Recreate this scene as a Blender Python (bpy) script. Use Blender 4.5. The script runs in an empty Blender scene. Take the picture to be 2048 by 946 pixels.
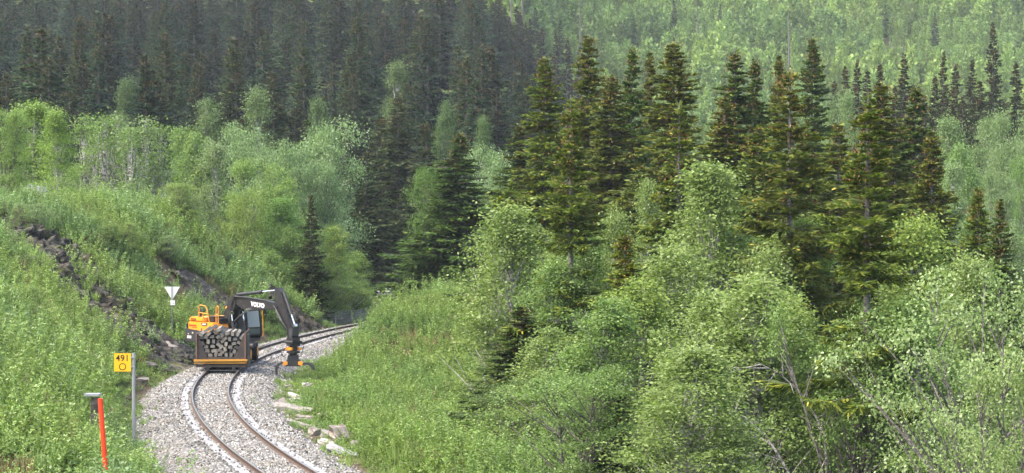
import bpy, bmesh, math, random
import numpy as np
from mathutils import Vector, Matrix, Euler
R = math.radians
scene = bpy.context.scene
COL = scene.collection
rng = np.random.default_rng(7)
random.seed(7)

# ------------------------------------------------------------------ camera
F = 4000.0; CX = 1024.0; CY = 473.0; HOR = 430.0; CAMZ = 7.5
PITCH = math.atan((CY - HOR) / F)
cam = bpy.data.cameras.new('camera')
cam.sensor_width = 36.0
cam.lens = 36.0 * F / 2048.0
cam.clip_start = 0.5
cam.clip_end = 6000
camo = bpy.data.objects.new('camera', cam)
camo.location = (0, 0, CAMZ)
camo.rotation_euler = (math.pi / 2 - PITCH, 0, 0)
COL.objects.link(camo)
scene.camera = camo

# ------------------------------------------------------------------ light
SUN_EL, SUN_AZ = 55.0, -115.0          # azimuth measured from +Y (view direction) towards +X
world = bpy.data.worlds.new('World')
scene.world = world
world.use_nodes = True
wn = world.node_tree.nodes; wl = world.node_tree.links
wn.clear()
sky = wn.new('ShaderNodeTexSky'); sky.sky_type = 'NISHITA'; sky.sun_disc = False
sky.sun_elevation = R(SUN_EL); sky.sun_rotation = R(SUN_AZ)
sky.air_density = 1.0; sky.dust_density = 6.0; sky.ozone_density = 0.6
bg = wn.new('ShaderNodeBackground'); bg.inputs['Strength'].default_value = 0.15
wo = wn.new('ShaderNodeOutputWorld')
wl.new(sky.outputs[0], bg.inputs[0]); wl.new(bg.outputs[0], wo.inputs[0])
sl = bpy.data.lights.new('sun', 'SUN'); sl.energy = 0.55; sl.angle = R(40); sl.color = (1.0, 0.96, 0.88)
so = bpy.data.objects.new('sun', sl); COL.objects.link(so)
sd = Vector((math.sin(R(SUN_AZ)) * math.cos(R(SUN_EL)), math.cos(R(SUN_AZ)) * math.cos(R(SUN_EL)), math.sin(R(SUN_EL))))
so.rotation_euler = sd.to_track_quat('Z', 'Y').to_euler()
so.location = (0, 0, 300)

scene.view_settings.view_transform = 'Standard'
scene.view_settings.look = 'None'
scene.view_settings.gamma = 1.0
scene.view_settings.exposure = 2.12
scene.view_settings.use_curve_mapping = False
scene.render.engine = 'CYCLES'
cy = scene.cycles
cy.max_bounces = 6; cy.diffuse_bounces = 3; cy.glossy_bounces = 2; cy.transmission_bounces = 4
cy.volume_bounces = 0; cy.transparent_max_bounces = 8
cy.use_denoising = True
cy.caustics_reflective = False; cy.caustics_refractive = False

# ------------------------------------------------------------------ helpers
def tag(o, label=None, cat=None, group=None, kind=None):
    if label: o['label'] = label
    if cat: o['category'] = cat
    if group: o['group'] = group
    if kind: o['kind'] = kind
    return o

def empty(name, loc=(0, 0, 0), rz=0.0, label=None, cat=None, group=None):
    o = bpy.data.objects.new(name, None)
    o.empty_display_size = 0.2
    o.location = loc; o.rotation_euler = (0, 0, rz)
    COL.objects.link(o)
    return tag(o, label, cat, group)

def link(name, me, parent=None):
    o = bpy.data.objects.new(name, me)
    COL.objects.link(o)
    if parent is not None: o.parent = parent
    return o

def children(o):
    return [c for c in COL.objects if c.parent == o]

def P(px, py, D):
    """the point on the sight line of photo pixel (px, py) at distance D along the view direction"""
    a = (px - CX) / F; b = (CY - py) / F
    dy = math.cos(PITCH) + b * math.sin(PITCH); dz = -math.sin(PITCH) + b * math.cos(PITCH)
    k = D / dy
    return Vector((a * k, D, CAMZ + dz * k))

class MB:
    """collects shapes, builds ONE mesh object"""
    def __init__(s, M=None): s.v = []; s.f = []; s.M = M or Matrix()
    def add(s, vs, fs):
        o = len(s.v)
        s.v += [s.M @ Vector(v) for v in vs]
        s.f += [[i + o for i in f] for f in fs]
    def box(s, c, size, rot=None):
        hx, hy, hz = size[0] / 2, size[1] / 2, size[2] / 2
        vs = [Vector((x, y, z)) for x in (-hx, hx) for y in (-hy, hy) for z in (-hz, hz)]
        if rot is not None:
            m = rot if isinstance(rot, Matrix) else Euler(rot).to_matrix()
            vs = [m @ v for v in vs]
        c = Vector(c)
        s.add([v + c for v in vs], [(0, 1, 3, 2), (4, 6, 7, 5), (0, 4, 5, 1), (2, 3, 7, 6), (0, 2, 6, 4), (1, 5, 7, 3)])
    def prism(s, pts, a, b, axis='y'):
        """outline pts (2D) extruded from a to b along axis: y -> pts are (x,z); x -> (y,z); z -> (x,y)"""
        n = len(pts); vs = []
        for t in (a, b):
            for p, q in pts:
                vs.append((p, t, q) if axis == 'y' else (t, p, q) if axis == 'x' else (p, q, t))
        fs = [tuple(range(n))[::-1], tuple(range(n, 2 * n))]
        fs += [(i, (i + 1) % n, n + (i + 1) % n, n + i) for i in range(n)]
        s.add(vs, fs)
    def tube(s, pts, rad, n=8, cap=True):
        pts = [Vector(p) for p in pts]
        if not hasattr(rad, '__len__'): rad = [rad] * len(pts)
        vs = []; fs = []
        for i, p in enumerate(pts):
            t = (pts[min(i + 1, len(pts) - 1)] - pts[max(i - 1, 0)]).normalized()
            u = t.cross(Vector((0, 0, 1)) if abs(t.z) < 0.9 else Vector((1, 0, 0))).normalized(); w = t.cross(u)
            for k in range(n):
                a = 2 * math.pi * k / n
                vs.append(p + (u * math.cos(a) + w * math.sin(a)) * rad[i])
        for i in range(len(pts) - 1):
            for k in range(n):
                fs.append((i * n + k, i * n + (k + 1) % n, (i + 1) * n + (k + 1) % n, (i + 1) * n + k))
        if cap:
            fs.append(tuple(range(n))[::-1]); fs.append(tuple(range((len(pts) - 1) * n, len(pts) * n)))
        s.add(vs, fs)
    def cyl(s, a, b, r, n=16): s.tube([a, b], r, n)
    def mesh(s, name, m, bevel=0.0, smooth=False):
        me = bpy.data.meshes.new(name)
        me.from_pydata([tuple(v) for v in s.v], [], s.f)
        bm = bmesh.new(); bm.from_mesh(me)
        bmesh.ops.recalc_face_normals(bm, faces=bm.faces)
        if bevel > 0:
            es = [e for e in bm.edges if len(e.link_faces) == 2 and e.calc_face_angle(0) > 0.6]
            bmesh.ops.bevel(bm, geom=es, offset=bevel, segments=2, affect='EDGES', clamp_overlap=True)
        bm.to_mesh(me); bm.free()
        if smooth:
            me.polygons.foreach_set('use_smooth', [True] * len(me.polygons))
        me.materials.append(m)
        return me
    def build(s, name, m, parent=None, bevel=0.0, smooth=False):
        return link(name, s.mesh(name, m, bevel, smooth), parent)

def np_mesh(name, V, Fc, mats, tint=None, mat_idx=None, smooth=False):
    """V (n,3) array, Fc (m,k) array of k-gons"""
    me = bpy.data.meshes.new(name)
    n = len(V); m, k = Fc.shape
    me.vertices.add(n); me.vertices.foreach_set('co', np.ascontiguousarray(V, dtype=np.float32).ravel())
    me.loops.add(m * k); me.loops.foreach_set('vertex_index', np.ascontiguousarray(Fc, dtype=np.int32).ravel())
    me.polygons.add(m); me.polygons.foreach_set('loop_start', np.arange(0, m * k, k, dtype=np.int32))
    if mat_idx is not None: me.polygons.foreach_set('material_index', np.asarray(mat_idx, dtype=np.int32))
    if smooth: me.polygons.foreach_set('use_smooth', np.ones(m, dtype=bool))
    me.update(calc_edges=True)
    if tint is not None:
        for nm, arr in (tint.items() if isinstance(tint, dict) else {'v': tint}.items()):
            at = me.attributes.new(nm, 'FLOAT', 'POINT'); at.data.foreach_set('value', np.asarray(arr, dtype=np.float32))
    for mt in (mats if isinstance(mats, (list, tuple)) else [mats]): me.materials.append(mt)
    return me

def leaf_mesh(name, c, d, w, ln, wd, mat, tint):
    """diamond leaves: base c (n,3), direction d, width vector w (unit), length ln, width wd"""
    n = len(c); ln = ln[:, None]; wd = wd[:, None]
    V = np.empty((n, 4, 3))
    V[:, 0] = c; V[:, 1] = c + d * ln * 0.5 + w * wd * 0.5; V[:, 2] = c + d * ln; V[:, 3] = c + d * ln * 0.5 - w * wd * 0.5
    return np_mesh(name, V.reshape(-1, 3), np.arange(4 * n).reshape(n, 4), mat, np.repeat(tint, 4))

def unit(a): return a / np.maximum(np.linalg.norm(a, axis=-1, keepdims=True), 1e-9)

def vnoise(x, y, seed=0):
    """smooth value noise, vectorised"""
    xi = np.floor(x).astype(np.int64); yi = np.floor(y).astype(np.int64); xf = x - xi; yf = y - yi
    def h(i, j):
        k = (i * 374761393 + j * 668265263 + seed * 974634777) & 0x7fffffff
        k = ((k ^ (k >> 13)) * 1274126177) & 0x7fffffff
        return ((k ^ (k >> 16)) & 0xffff) / 65535.0
    u = xf * xf * (3 - 2 * xf); v = yf * yf * (3 - 2 * yf)
    return (h(xi, yi) * (1 - u) + h(xi + 1, yi) * u) * (1 - v) + (h(xi, yi + 1) * (1 - u) + h(xi + 1, yi + 1) * u) * v
def fbm(x, y, seed=0, o=4):
    t = 0; a = 0.5
    for i in range(o): t = t + a * (vnoise(x * 2 ** i, y * 2 ** i, seed + i) - 0.5); a *= 0.5
    return t
def sstep(a, b, x):
    t = np.clip((x - a) / (b - a), 0, 1); return t * t * (3 - 2 * t)

# ------------------------------------------------------------------ materials
class N:
    def __init__(s, name):
        s.m = bpy.data.materials.new(name); s.m.use_nodes = True
        s.t = s.m.node_tree; s.n = s.t.nodes; s.n.clear()
        s.out = s.n.new('ShaderNodeOutputMaterial')
    def new(s, typ, **kw):
        n = s.n.new(typ)
        for k, v in kw.items():
            if k in n.inputs: n.inputs[k].default_value = v
            else: setattr(n, k, v)
        return n
    def l(s, a, b): s.t.links.new(a, b)
    def ramp(s, fac, stops, interp='LINEAR'):
        r = s.n.new('ShaderNodeValToRGB'); cr = r.color_ramp; cr.interpolation = interp
        while len(cr.elements) < len(stops): cr.elements.new(0.5)
        for e, (p, c) in zip(cr.elements, stops): e.position = p; e.color = (*c, 1)
        s.l(fac, r.inputs[0]); return r.outputs[0]
    def mix(s, fac, a, b, mode='MIX'):
        m = s.n.new('ShaderNodeMix'); m.data_type = 'RGBA'; m.blend_type = mode
        for sock, v in ((m.inputs[0], fac), (m.inputs[6], a), (m.inputs[7], b)):
            if isinstance(v, (int, float)): sock.default_value = v
            elif isinstance(v, tuple): sock.default_value = (*v, 1)
            else: s.l(v, sock)
        return m.outputs[2]
    def noise(s, scale, detail=4, vec=None, rough=0.55):
        n = s.n.new('ShaderNodeTexNoise'); n.inputs['Scale'].default_value = scale; n.inputs['Detail'].default_value = detail
        n.inputs['Roughness'].default_value = rough
        if vec is not None: s.l(vec, n.inputs['Vector'])
        return n.outputs[0]
    def coord(s, which='Object'): return s.n.new('ShaderNodeTexCoord').outputs[which]
    def attr(s, nm):
        a = s.n.new('ShaderNodeAttribute'); a.attribute_name = nm; return a.outputs['Fac']
    def bump(s, h, strength=0.5, dist=0.05):
        b = s.n.new('ShaderNodeBump'); b.inputs['Strength'].default_value = strength; b.inputs['Distance'].default_value = dist
        s.l(h, b.inputs['Height']); return b.outputs[0]
    def bsdf(s, color, rough=0.6, metal=0.0, normal=None, spec=0.5):
        b = s.n.new('ShaderNodeBsdfPrincipled')
        if isinstance(color, tuple): b.inputs['Base Color'].default_value = (*color, 1)
        else: s.l(color, b.inputs['Base Color'])
        if isinstance(rough, (int, float)): b.inputs['Roughness'].default_value = rough
        else: s.l(rough, b.inputs['Roughness'])
        b.inputs['Metallic'].default_value = metal
        b.inputs['Specular IOR Level'].default_value = spec
        if normal is not None: s.l(normal, b.inputs['Normal'])
        return b.outputs[0]
    def done(s, sh): s.l(sh, s.out.inputs[0]); return s.m

def paint(name, col, dirt=(0.09, 0.075, 0.06), amt=0.35, rough=0.45, metal=0.0, scale=3.0):
    n = N(name); co = n.coord()
    f = n.ramp(n.noise(scale, 6, co, 0.65), [(0.45, (0, 0, 0)), (0.75, (amt, amt, amt))])
    c = n.mix(f, col, dirt)
    return n.done(n.bsdf(c, rough, metal, n.bump(n.noise(scale * 8, 3, co), 0.08, 0.01)))

def leaf_mat(name, stops, trans=0.35, use_obj=True, rough=0.55, patch=None):
    """stops: ramp of the plant's own leaf colours"""
    n = N(name)
    v = n.attr('v')
    c = n.ramp(v, stops)
    if use_obj:
        oi = n.n.new('ShaderNodeObjectInfo')
        c = n.mix(1.0, c, oi.outputs['Color'], 'MULTIPLY')
    else:
        oi = n.n.new('ShaderNodeObjectInfo')
        hs = n.n.new('ShaderNodeHueSaturation')
        mr = n.new('ShaderNodeMapRange'); mr.inputs['To Min'].default_value = 0.7; mr.inputs['To Max'].default_value = 1.3
        n.l(oi.outputs['Random'], mr.inputs[0]); n.l(mr.outputs[0], hs.inputs['Value']); n.l(c, hs.inputs['Color'])
        c = hs.outputs[0]
        if patch:
            geo = n.n.new('ShaderNodeNewGeometry')
            f = n.ramp(n.noise(patch[0], 3, geo.outputs['Position']), [(0.42, (0, 0, 0)), (0.6, (1, 1, 1))])
            c = n.mix(f, c, n.mix(1.0, c, patch[1], 'MULTIPLY'))
    d = n.bsdf(c, rough, 0, None, 0.15)
    t = n.n.new('ShaderNodeBsdfTranslucent'); n.l(n.mix(1.0, c, (1.15, 1.25, 0.7), 'MULTIPLY'), t.inputs[0])
    mx = n.n.new('ShaderNodeMixShader'); mx.inputs[0].default_value = trans
    n.l(d, mx.inputs[1]); n.l(t.outputs[0], mx.inputs[2])
    return n.done(mx.outputs[0])

M = {}
M['birch_leaf'] = leaf_mat('birch_leaf', [(0.0, (0.075, 0.125, 0.032)), (0.5, (0.20, 0.275, 0.09)), (0.85, (0.28, 0.355, 0.145)), (1.0, (0.34, 0.405, 0.21))], trans=0.42)
M['needle'] = leaf_mat('needle', [(0.0, (0.018, 0.030, 0.015)), (0.55, (0.038, 0.054, 0.022)), (0.85, (0.072, 0.086, 0.030)), (1.0, (0.12, 0.115, 0.040))], trans=0.28)
M['cone'] = leaf_mat('cone', [(0.0, (0.075, 0.045, 0.018)), (0.6, (0.14, 0.085, 0.03)), (1.0, (0.20, 0.13, 0.05))], trans=0.0)
M['herb'] = leaf_mat('herb', [(0.0, (0.11, 0.175, 0.036)), (0.6, (0.23, 0.325, 0.09)), (1.0, (0.38, 0.47, 0.22))], use_obj=False, patch=(0.16, (0.85, 0.92, 1.25)))
M['herb_right'] = leaf_mat('herb_right', [(0.0, (0.10, 0.165, 0.036)), (0.6, (0.19, 0.275, 0.07)), (1.0, (0.32, 0.40, 0.17))], use_obj=False, patch=(0.16, (0.88, 0.95, 1.1)))
M['far_leaf'] = leaf_mat('far_leaf', [(0.0, (0.12, 0.19, 0.05)), (0.6, (0.21, 0.30, 0.085)), (1.0, (0.31, 0.40, 0.14))], use_obj=False, patch=(0.02, (0.78, 0.86, 1.0)))

M['straw'] = leaf_mat('straw', [(0.0, (0.10, 0.075, 0.035)), (0.6, (0.20, 0.155, 0.075)), (1.0, (0.32, 0.26, 0.14))], trans=0.1, use_obj=False)

def bark(name, a, b, scale):
    n = N(name); co = n.coord()
    mp = n.n.new('ShaderNodeMapping'); mp.inputs['Scale'].default_value = (scale, scale, scale * 2.5); n.l(co, mp.inputs[0])
    f = n.noise(1.0, 5, mp.outputs[0], 0.7)
    return n.done(n.bsdf(n.ramp(f, [(0.42, a), (0.58, b)]), 0.85, 0, n.bump(f, 0.6, 0.03)))
M['birch_bark'] = bark('birch_bark', (0.10, 0.09, 0.085), (0.60, 0.58, 0.56), 3.0)
M['grey_bark'] = bark('grey_bark', (0.05, 0.045, 0.04), (0.15, 0.14, 0.125), 5.0)
M['spruce_bark'] = bark('spruce_bark', (0.07, 0.062, 0.055), (0.19, 0.175, 0.165), 6.0)

M['dead_bark'] = bark('dead_bark', (0.06, 0.055, 0.05), (0.30, 0.285, 0.27), 4.0)
def m_ground():
    n = N('ground'); co = n.coord(); bare = n.attr('bare')
    g = n.ramp(n.noise(0.35, 8, co, 0.65), [(0.3, (0.035, 0.045, 0.014)), (0.5, (0.06, 0.085, 0.022)), (0.7, (0.085, 0.07, 0.035))])
    b = n.ramp(n.noise(1.6, 8, co, 0.7), [(0.3, (0.045, 0.036, 0.026)), (0.52, (0.12, 0.095, 0.06)), (0.7, (0.19, 0.17, 0.13))])
    c = n.mix(bare, g, b)
    return n.done(n.bsdf(c, 0.95, 0, n.bump(n.noise(4, 8, co, 0.7), 0.9, 0.25), 0.1))
M['ground'] = m_ground()
def m_gravel_base():
    n = N('ballast'); co = n.coord()
    vo = n.n.new('ShaderNodeTexVoronoi'); vo.inputs['Scale'].default_value = 13; n.l(co, vo.inputs['Vector'])
    sep = n.n.new('ShaderNodeSeparateColor'); n.l(vo.outputs['Color'], sep.inputs[0])
    c = n.ramp(sep.outputs[0], [(0.0, (0.06, 0.056, 0.048)), (0.4, (0.16, 0.157, 0.143)), (1.0, (0.34, 0.336, 0.318))])
    c = n.mix(n.ramp(n.noise(0.5, 5, co), [(0.5, (0, 0, 0)), (0.75, (0.5, 0.5, 0.5))]), c, (0.20, 0.16, 0.11))
    inv = n.n.new('ShaderNodeMath'); inv.operation = 'SUBTRACT'; inv.inputs[0].default_value = 1; n.l(vo.outputs['Distance'], inv.inputs[1])
    return n.done(n.bsdf(c, 0.9, 0, n.bump(inv.outputs[0], 1.0, 0.09), 0.2))
M['ballast'] = m_gravel_base()
def m_stone(name, stops, scale=3.0, rnd=True, moss=0.0):
    n = N(name); co = n.coord()
    oi = n.n.new('ShaderNodeObjectInfo')
    f = n.noise(scale, 8, co, 0.7)
    c = n.ramp(oi.outputs['Random'] if rnd else f, stops)
    if rnd: c = n.mix(n.ramp(f, [(0.4, (0, 0, 0)), (0.7, (0.5, 0.5, 0.5))]), c, (0.24, 0.21, 0.17))
    if moss:
        c = n.mix(n.ramp(n.noise(1.1, 5, co), [(0.5, (0, 0, 0)), (0.62, (moss, moss, moss))]), c, (0.07, 0.085, 0.025))
    return n.done(n.bsdf(c, 0.9, 0, n.bump(f, 0.6, 0.05), 0.2))
def m_gravel():
    n = N('gravel'); oi = n.n.new('ShaderNodeObjectInfo'); geo = n.n.new('ShaderNodeNewGeometry')
    c = n.ramp(oi.outputs['Random'], [(0.0, (0.055, 0.052, 0.045)), (0.25, (0.155, 0.152, 0.142)), (0.6, (0.265, 0.264, 0.250)), (1.0, (0.46, 0.458, 0.44))])
    st = n.ramp(n.noise(0.45, 6, geo.outputs['Position'], 0.65), [(0.46, (0, 0, 0)), (0.7, (0.6, 0.6, 0.6))])
    c = n.mix(st, c, n.mix(1.0, c, (0.66, 0.56, 0.44), 'MULTIPLY'))
    return n.done(n.bsdf(c, 0.9, 0, None, 0.2))
M['gravel'] = m_gravel()
M['slab_stone'] = m_stone('slab_stone', [(0.0, (0.21, 0.20, 0.19)), (0.5, (0.30, 0.288, 0.27)), (1.0, (0.40, 0.385, 0.36))], 2.5)
M['dark_stone'] = m_stone('dark_stone', [(0.3, (0.09, 0.08, 0.07)), (0.5, (0.2, 0.18, 0.16)), (0.7, (0.36, 0.33, 0.29))], 2.0, False)
def m_rock():
    n = N('rock'); co = n.coord()
    mp = n.n.new('ShaderNodeMapping'); mp.inputs['Scale'].default_value = (1, 1, 2.2); mp.inputs['Rotation'].default_value = (0.5, 0.3, 0); n.l(co, mp.inputs[0])
    f = n.noise(1.8, 9, mp.outputs[0], 0.72)
    c = n.ramp(f, [(0.36, (0.010, 0.010, 0.009)), (0.50, (0.046, 0.042, 0.034)), (0.60, (0.12, 0.112, 0.094)), (0.72, (0.31, 0.30, 0.27))])
    rust = n.ramp(n.noise(0.6, 5, co), [(0.50, (0, 0, 0)), (0.66, (0.35, 0.35, 0.35))])
    c = n.mix(rust, c, (0.11, 0.075, 0.045))
    moss = n.ramp(n.noise(0.9, 6, n.coord('Generated') if False else co, 0.6), [(0.53, (0, 0, 0)), (0.62, (0.8, 0.8, 0.8))])
    c = n.mix(moss, c, (0.075, 0.085, 0.022))
    return n.done(n.bsdf(c, 0.8, 0, n.bump(f, 1.0, 0.15), 0.35))
M['rock'] = m_rock()
def m_concrete():
    n = N('concrete'); co = n.coord()
    f = n.noise(2.2, 8, co, 0.7)
    return n.done(n.bsdf(n.ramp(f, [(0.35, (0.19, 0.19, 0.192)), (0.62, (0.295, 0.302, 0.318))]), 0.8, 0, n.bump(f, 0.3, 0.02), 0.3))
M['concrete'] = m_concrete()
M['rail_steel'] = paint('rail_steel', (0.085, 0.06, 0.05), (0.14, 0.07, 0.035), 0.6, 0.7, 0.2)
n = N('rail_head'); M['rail_head'] = n.done(n.bsdf((0.62, 0.60, 0.57), 0.32, 1.0))
M['yellow'] = paint('yellow', (0.76, 0.295, 0.025), (0.22, 0.12, 0.05), 0.3, 0.45)
M['beam_yellow'] = paint('beam_yellow', (0.50, 0.25, 0.03), (0.13, 0.08, 0.04), 0.6, 0.5)
M['black'] = paint('black', (0.020, 0.020, 0.022), (0.06, 0.055, 0.05), 0.4, 0.45)
M['char'] = paint('char', (0.035, 0.037, 0.042), (0.09, 0.08, 0.07), 0.4, 0.5)
M['rubber'] = paint('rubber', (0.022, 0.021, 0.02), (0.09, 0.075, 0.06), 0.6, 0.85)
M['trailer'] = paint('trailer', (0.040, 0.034, 0.032), (0.12, 0.065, 0.035), 0.55, 0.7)
M['rust'] = paint('rust', (0.15, 0.085, 0.06), (0.25, 0.2, 0.17), 0.5, 0.75)
n = N('chrome'); M['chrome'] = n.done(n.bsdf((0.75, 0.77, 0.8), 0.2, 1.0))
n = N('glass'); M['glass'] = n.done(n.bsdf((0.11, 0.13, 0.135), 0.06, 0.0, None, 1.0))
n = N('sky_reflection_glass'); M['sky_reflection_glass'] = n.done(n.bsdf((0.30, 0.34, 0.34), 0.08, 0.0, None, 1.0))  # windscreen: sky reflection painted in as a paler base colour than the other panes
n = N('lamp_glass'); M['lamp_glass'] = n.done(n.bsdf((0.75, 0.72, 0.65), 0.2, 0.3))
M['white'] = paint('white', (0.72, 0.73, 0.74), (0.35, 0.33, 0.3), 0.2, 0.5)
M['sign_yellow'] = paint('sign_yellow', (0.85, 0.46, 0.012), (0.5, 0.3, 0.05), 0.12, 0.45)
M['sign_black'] = paint('sign_black', (0.012, 0.012, 0.012), (0.03, 0.03, 0.03), 0.1, 0.5)
M['galv'] = paint('galv', (0.36, 0.38, 0.39), (0.22, 0.22, 0.2), 0.4, 0.5, 0.4, 6)
M['red_pole'] = paint('red_pole', (0.80, 0.045, 0.008), (0.4, 0.05, 0.02), 0.2, 0.5)
M['red_mark'] = paint('red_mark', (0.42, 0.05, 0.01), (0.3, 0.05, 0.02), 0.2, 0.5)
M['old_wood'] = bark('old_wood', (0.035, 0.03, 0.026), (0.13, 0.115, 0.095), 2.5)
def m_sleeper():
    n = N('sleeper_wood'); co = n.coord()
    f = n.noise(7, 6, co, 0.7)
    oi = n.n.new('ShaderNodeObjectInfo')
    c = n.ramp(f, [(0.3, (0.08, 0.075, 0.065)), (0.5, (0.205, 0.195, 0.17)), (0.75, (0.32, 0.305, 0.27))])
    mr = n.new('ShaderNodeMapRange'); mr.inputs['To Min'].default_value = 0.7; mr.inputs['To Max'].default_value = 1.15; n.l(oi.outputs['Random'], mr.inputs[0])
    cc = n.n.new('ShaderNodeCombineColor')
    for i in range(3): n.l(mr.outputs[0], cc.inputs[i])
    c = n.mix(1.0, c, cc.outputs[0], 'MULTIPLY')
    return n.done(n.bsdf(c, 0.9, 0, n.bump(f, 0.6, 0.02), 0.2))
M['sleeper'] = m_sleeper()
M['wire'] = paint('wire', (0.30, 0.33, 0.35), (0.2, 0.2, 0.2), 0.3, 0.5, 0.5)

# ------------------------------------------------------------------ the lie of the land
CTRL = np.array([(42.0, -40.0), (26.0, -10.0), (9.8, 20.0), (4.2, 32.0), (-0.9, 43.0), (-4.0, 51.0), (-6.45, 58.2), (-8.95, 66.7), (-11.1, 75.5), (-12.75, 84.5), (-13.75, 93.5), (-14.1, 102.0), (-13.55, 113.5), (-11.75, 128.5), (-8.2, 145.0), (-3.0, 160.0), (4.0, 173.0), (13.0, 184.0)])
def catmull(C, n=24):
    out = []
    Pq = np.vstack([2 * C[0] - C[1], C, 2 * C[-1] - C[-2]])
    for i in range(1, len(Pq) - 2):
        for t in np.linspace(0, 1, n, endpoint=False):
            p0, p1, p2, p3 = Pq[i - 1:i + 3]
            out.append(0.5 * (2 * p1 + (p2 - p0) * t + (2 * p0 - 5 * p1 + 4 * p2 - p3) * t * t + (3 * p1 - p0 - 3 * p2 + p3) * t ** 3))
    out.append(C[-1]); return np.array(out)
LINE = catmull(CTRL)
TANG = unit(np.gradient(LINE, axis=0)); LEFT = np.c_[-TANG[:, 1], TANG[:, 0]]
ARC = np.r_[0, np.cumsum(np.linalg.norm(np.diff(LINE, axis=0), axis=1))]
ARC_NEAR = float(np.interp(44.0, LINE[:, 1], ARC))
def track_sd(x, y):
    """signed distance to the track (left +) and distance along the view of the nearest track point"""
    x = np.asarray(x, float); y = np.asarray(y, float); sh = x.shape; x = x.ravel(); y = y.ravel()
    s = np.empty(len(x)); yc = np.empty(len(x))
    for a in range(0, len(x), 20000):
        dx = x[a:a + 20000, None] - LINE[None, :, 0]; dy = y[a:a + 20000, None] - LINE[None, :, 1]
        i = np.argmin(dx * dx + dy * dy, axis=1); j = np.arange(len(i))
        perp = dx[j, i] * LEFT[i, 0] + dy[j, i] * LEFT[i, 1]
        along = dx[j, i] * TANG[i, 0] + dy[j, i] * TANG[i, 1]
        s[a:a + 20000] = np.where(perp >= 0, 1, -1) * np.sqrt(perp ** 2 + along ** 2); yc[a:a + 20000] = LINE[i, 1]
    return s.reshape(sh), yc.reshape(sh)

def terrain(x, y):
    x = np.asarray(x, float); y = np.asarray(y, float)
    s, yc = track_sd(x, y)
    # left: cutting slope up to a bench
    up = np.maximum(s - 3.4, 0)
    crest = 8.3 * sstep(20, 62, y) + 0.01
    bank = (0.75 + 0.33 * sstep(104, 130, yc)) * up + 0.55 * fbm(x * 0.25, y * 0.25, 3) * sstep(0, 3, up) + 0.25 * fbm(x * 0.9, y * 0.9, 4) * sstep(0, 2, up)
    bank = bank * sstep(34, 62, y)
    k = 1.2
    bank = -0.65 + np.where(up > 0, -np.log(np.exp(-bank / k) + np.exp(-(crest + 0.03 * up) / k)) * k + k * np.log(1 + np.exp(-crest / k)), 0)
    # right: verge, then falling to the valley floor near the camera
    r = np.maximum(-s - 2.9, 0)
    w = 1 - 0.75 * sstep(88, 112, y)
    fall = 0.38 * w * np.maximum(r - 3.2, 0)
    fl = 1.6 + 3.8 * w
    right = -0.65 - fl * (1 - np.exp(-fall / fl)) + 0.5 * fbm(x * 0.2, y * 0.2, 9) * sstep(0, 4, r)
    right = right + 2.4 * np.exp(-((s + 7.0) / 6.0) ** 2) * sstep(106, 124, yc) * (1 - sstep(150, 165, y)) * sstep(0.1, 1.9, r)
    bank = -0.65 + (bank + 0.65) * (1 - sstep(-40, -30, x) * sstep(134, 149, y))
    z = np.where(s > 0, bank, right)
    z = np.where(np.abs(s) < 3.4, -0.65, z)
    # far land
    px = CX + F * x / np.maximum(y, 30)
    ridge = 0.165 * np.maximum(y - 205, 0) * (1 - sstep(950, 1210, px))
    low = 0.05 * np.maximum(y - 195, 0)
    far = np.maximum(ridge, low)
    far = far + 0.235 * np.maximum(y - 500, 0)
    far = far + 6 * fbm(x * 0.012, y * 0.012, 21) * sstep(230, 420, y)
    t = sstep(150, 205, y)
    zl = np.where(s > 0, np.minimum(z, 8.5), z)
    return zl * (1 - t) + (far + zl * 0.15) * t

def hit(px, py, d0=30, d1=1400):
    D = np.concatenate([np.arange(d0, 200, 0.1), np.arange(200, d1, 1.0)])
    D = D[D >= d0]
    p1 = P(px, py, 1.0); dx = p1.x; dz = p1.z - CAMZ
    zz = terrain(dx * D, D); below = np.nonzero(CAMZ + dz * D <= zz)[0]
    d = D[below[0]] if len(below) else d1
    p = P(px, py, float(d)); p.z = float(terrain(np.array([p.x]), np.array([p.y]))[0]); return p
def gz(x, y): return float(terrain(np.array([x]), np.array([y]))[0])

# masks shared by ground colour and vegetation
def clearing_mask(x, y):
    px = CX + F * x / np.maximum(y, 30)
    e = ((px - 1800) / 62) ** 2 + ((y - 668) / 26) ** 2 + 1.6 * fbm(x * 0.12, y * 0.12, 61)
    return 0.55 * (1 - sstep(0.5, 1.3, e))
ROCKS = {   # centre line in photo pixels, half width in metres, height of the relief
    'a': ([(48, 468), (95, 500), (140, 535), (172, 580), (212, 625), (250, 662), (300, 690), (345, 712), (385, 735)], 2.1),
    'b': ([(352, 560), (392, 585), (430, 610), (470, 640), (500, 662)], 1.6),
    'c': ([(548, 610), (582, 630), (612, 645), (640, 655)], 1.0),
    'd': ([(252, 715), (262, 745), (275, 765), (292, 790)], 0.55),
}
ROCKPTS = []
for k, (pts, hw) in ROCKS.items():
    for px, py in pts:
        p = hit(px, py); ROCKPTS.append((p.x, p.y, hw * 1.5))
    for (a, b) in zip(pts[:-1], pts[1:]):
        p = hit((a[0] + b[0]) / 2, (a[1] + b[1]) / 2); ROCKPTS.append((p.x, p.y, hw * 1.5))
ROCKPTS = np.array(ROCKPTS)
def rock_mask(x, y):
    d = np.min(np.hypot(x[:, None] - ROCKPTS[None, :, 0], (y[:, None] - ROCKPTS[None, :, 1]) * 0.55) / ROCKPTS[None, :, 2], axis=1)
    return 1 - sstep(0.42, 0.85, d + 0.35 * fbm(x * 0.8, y * 0.8, 31))

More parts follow.
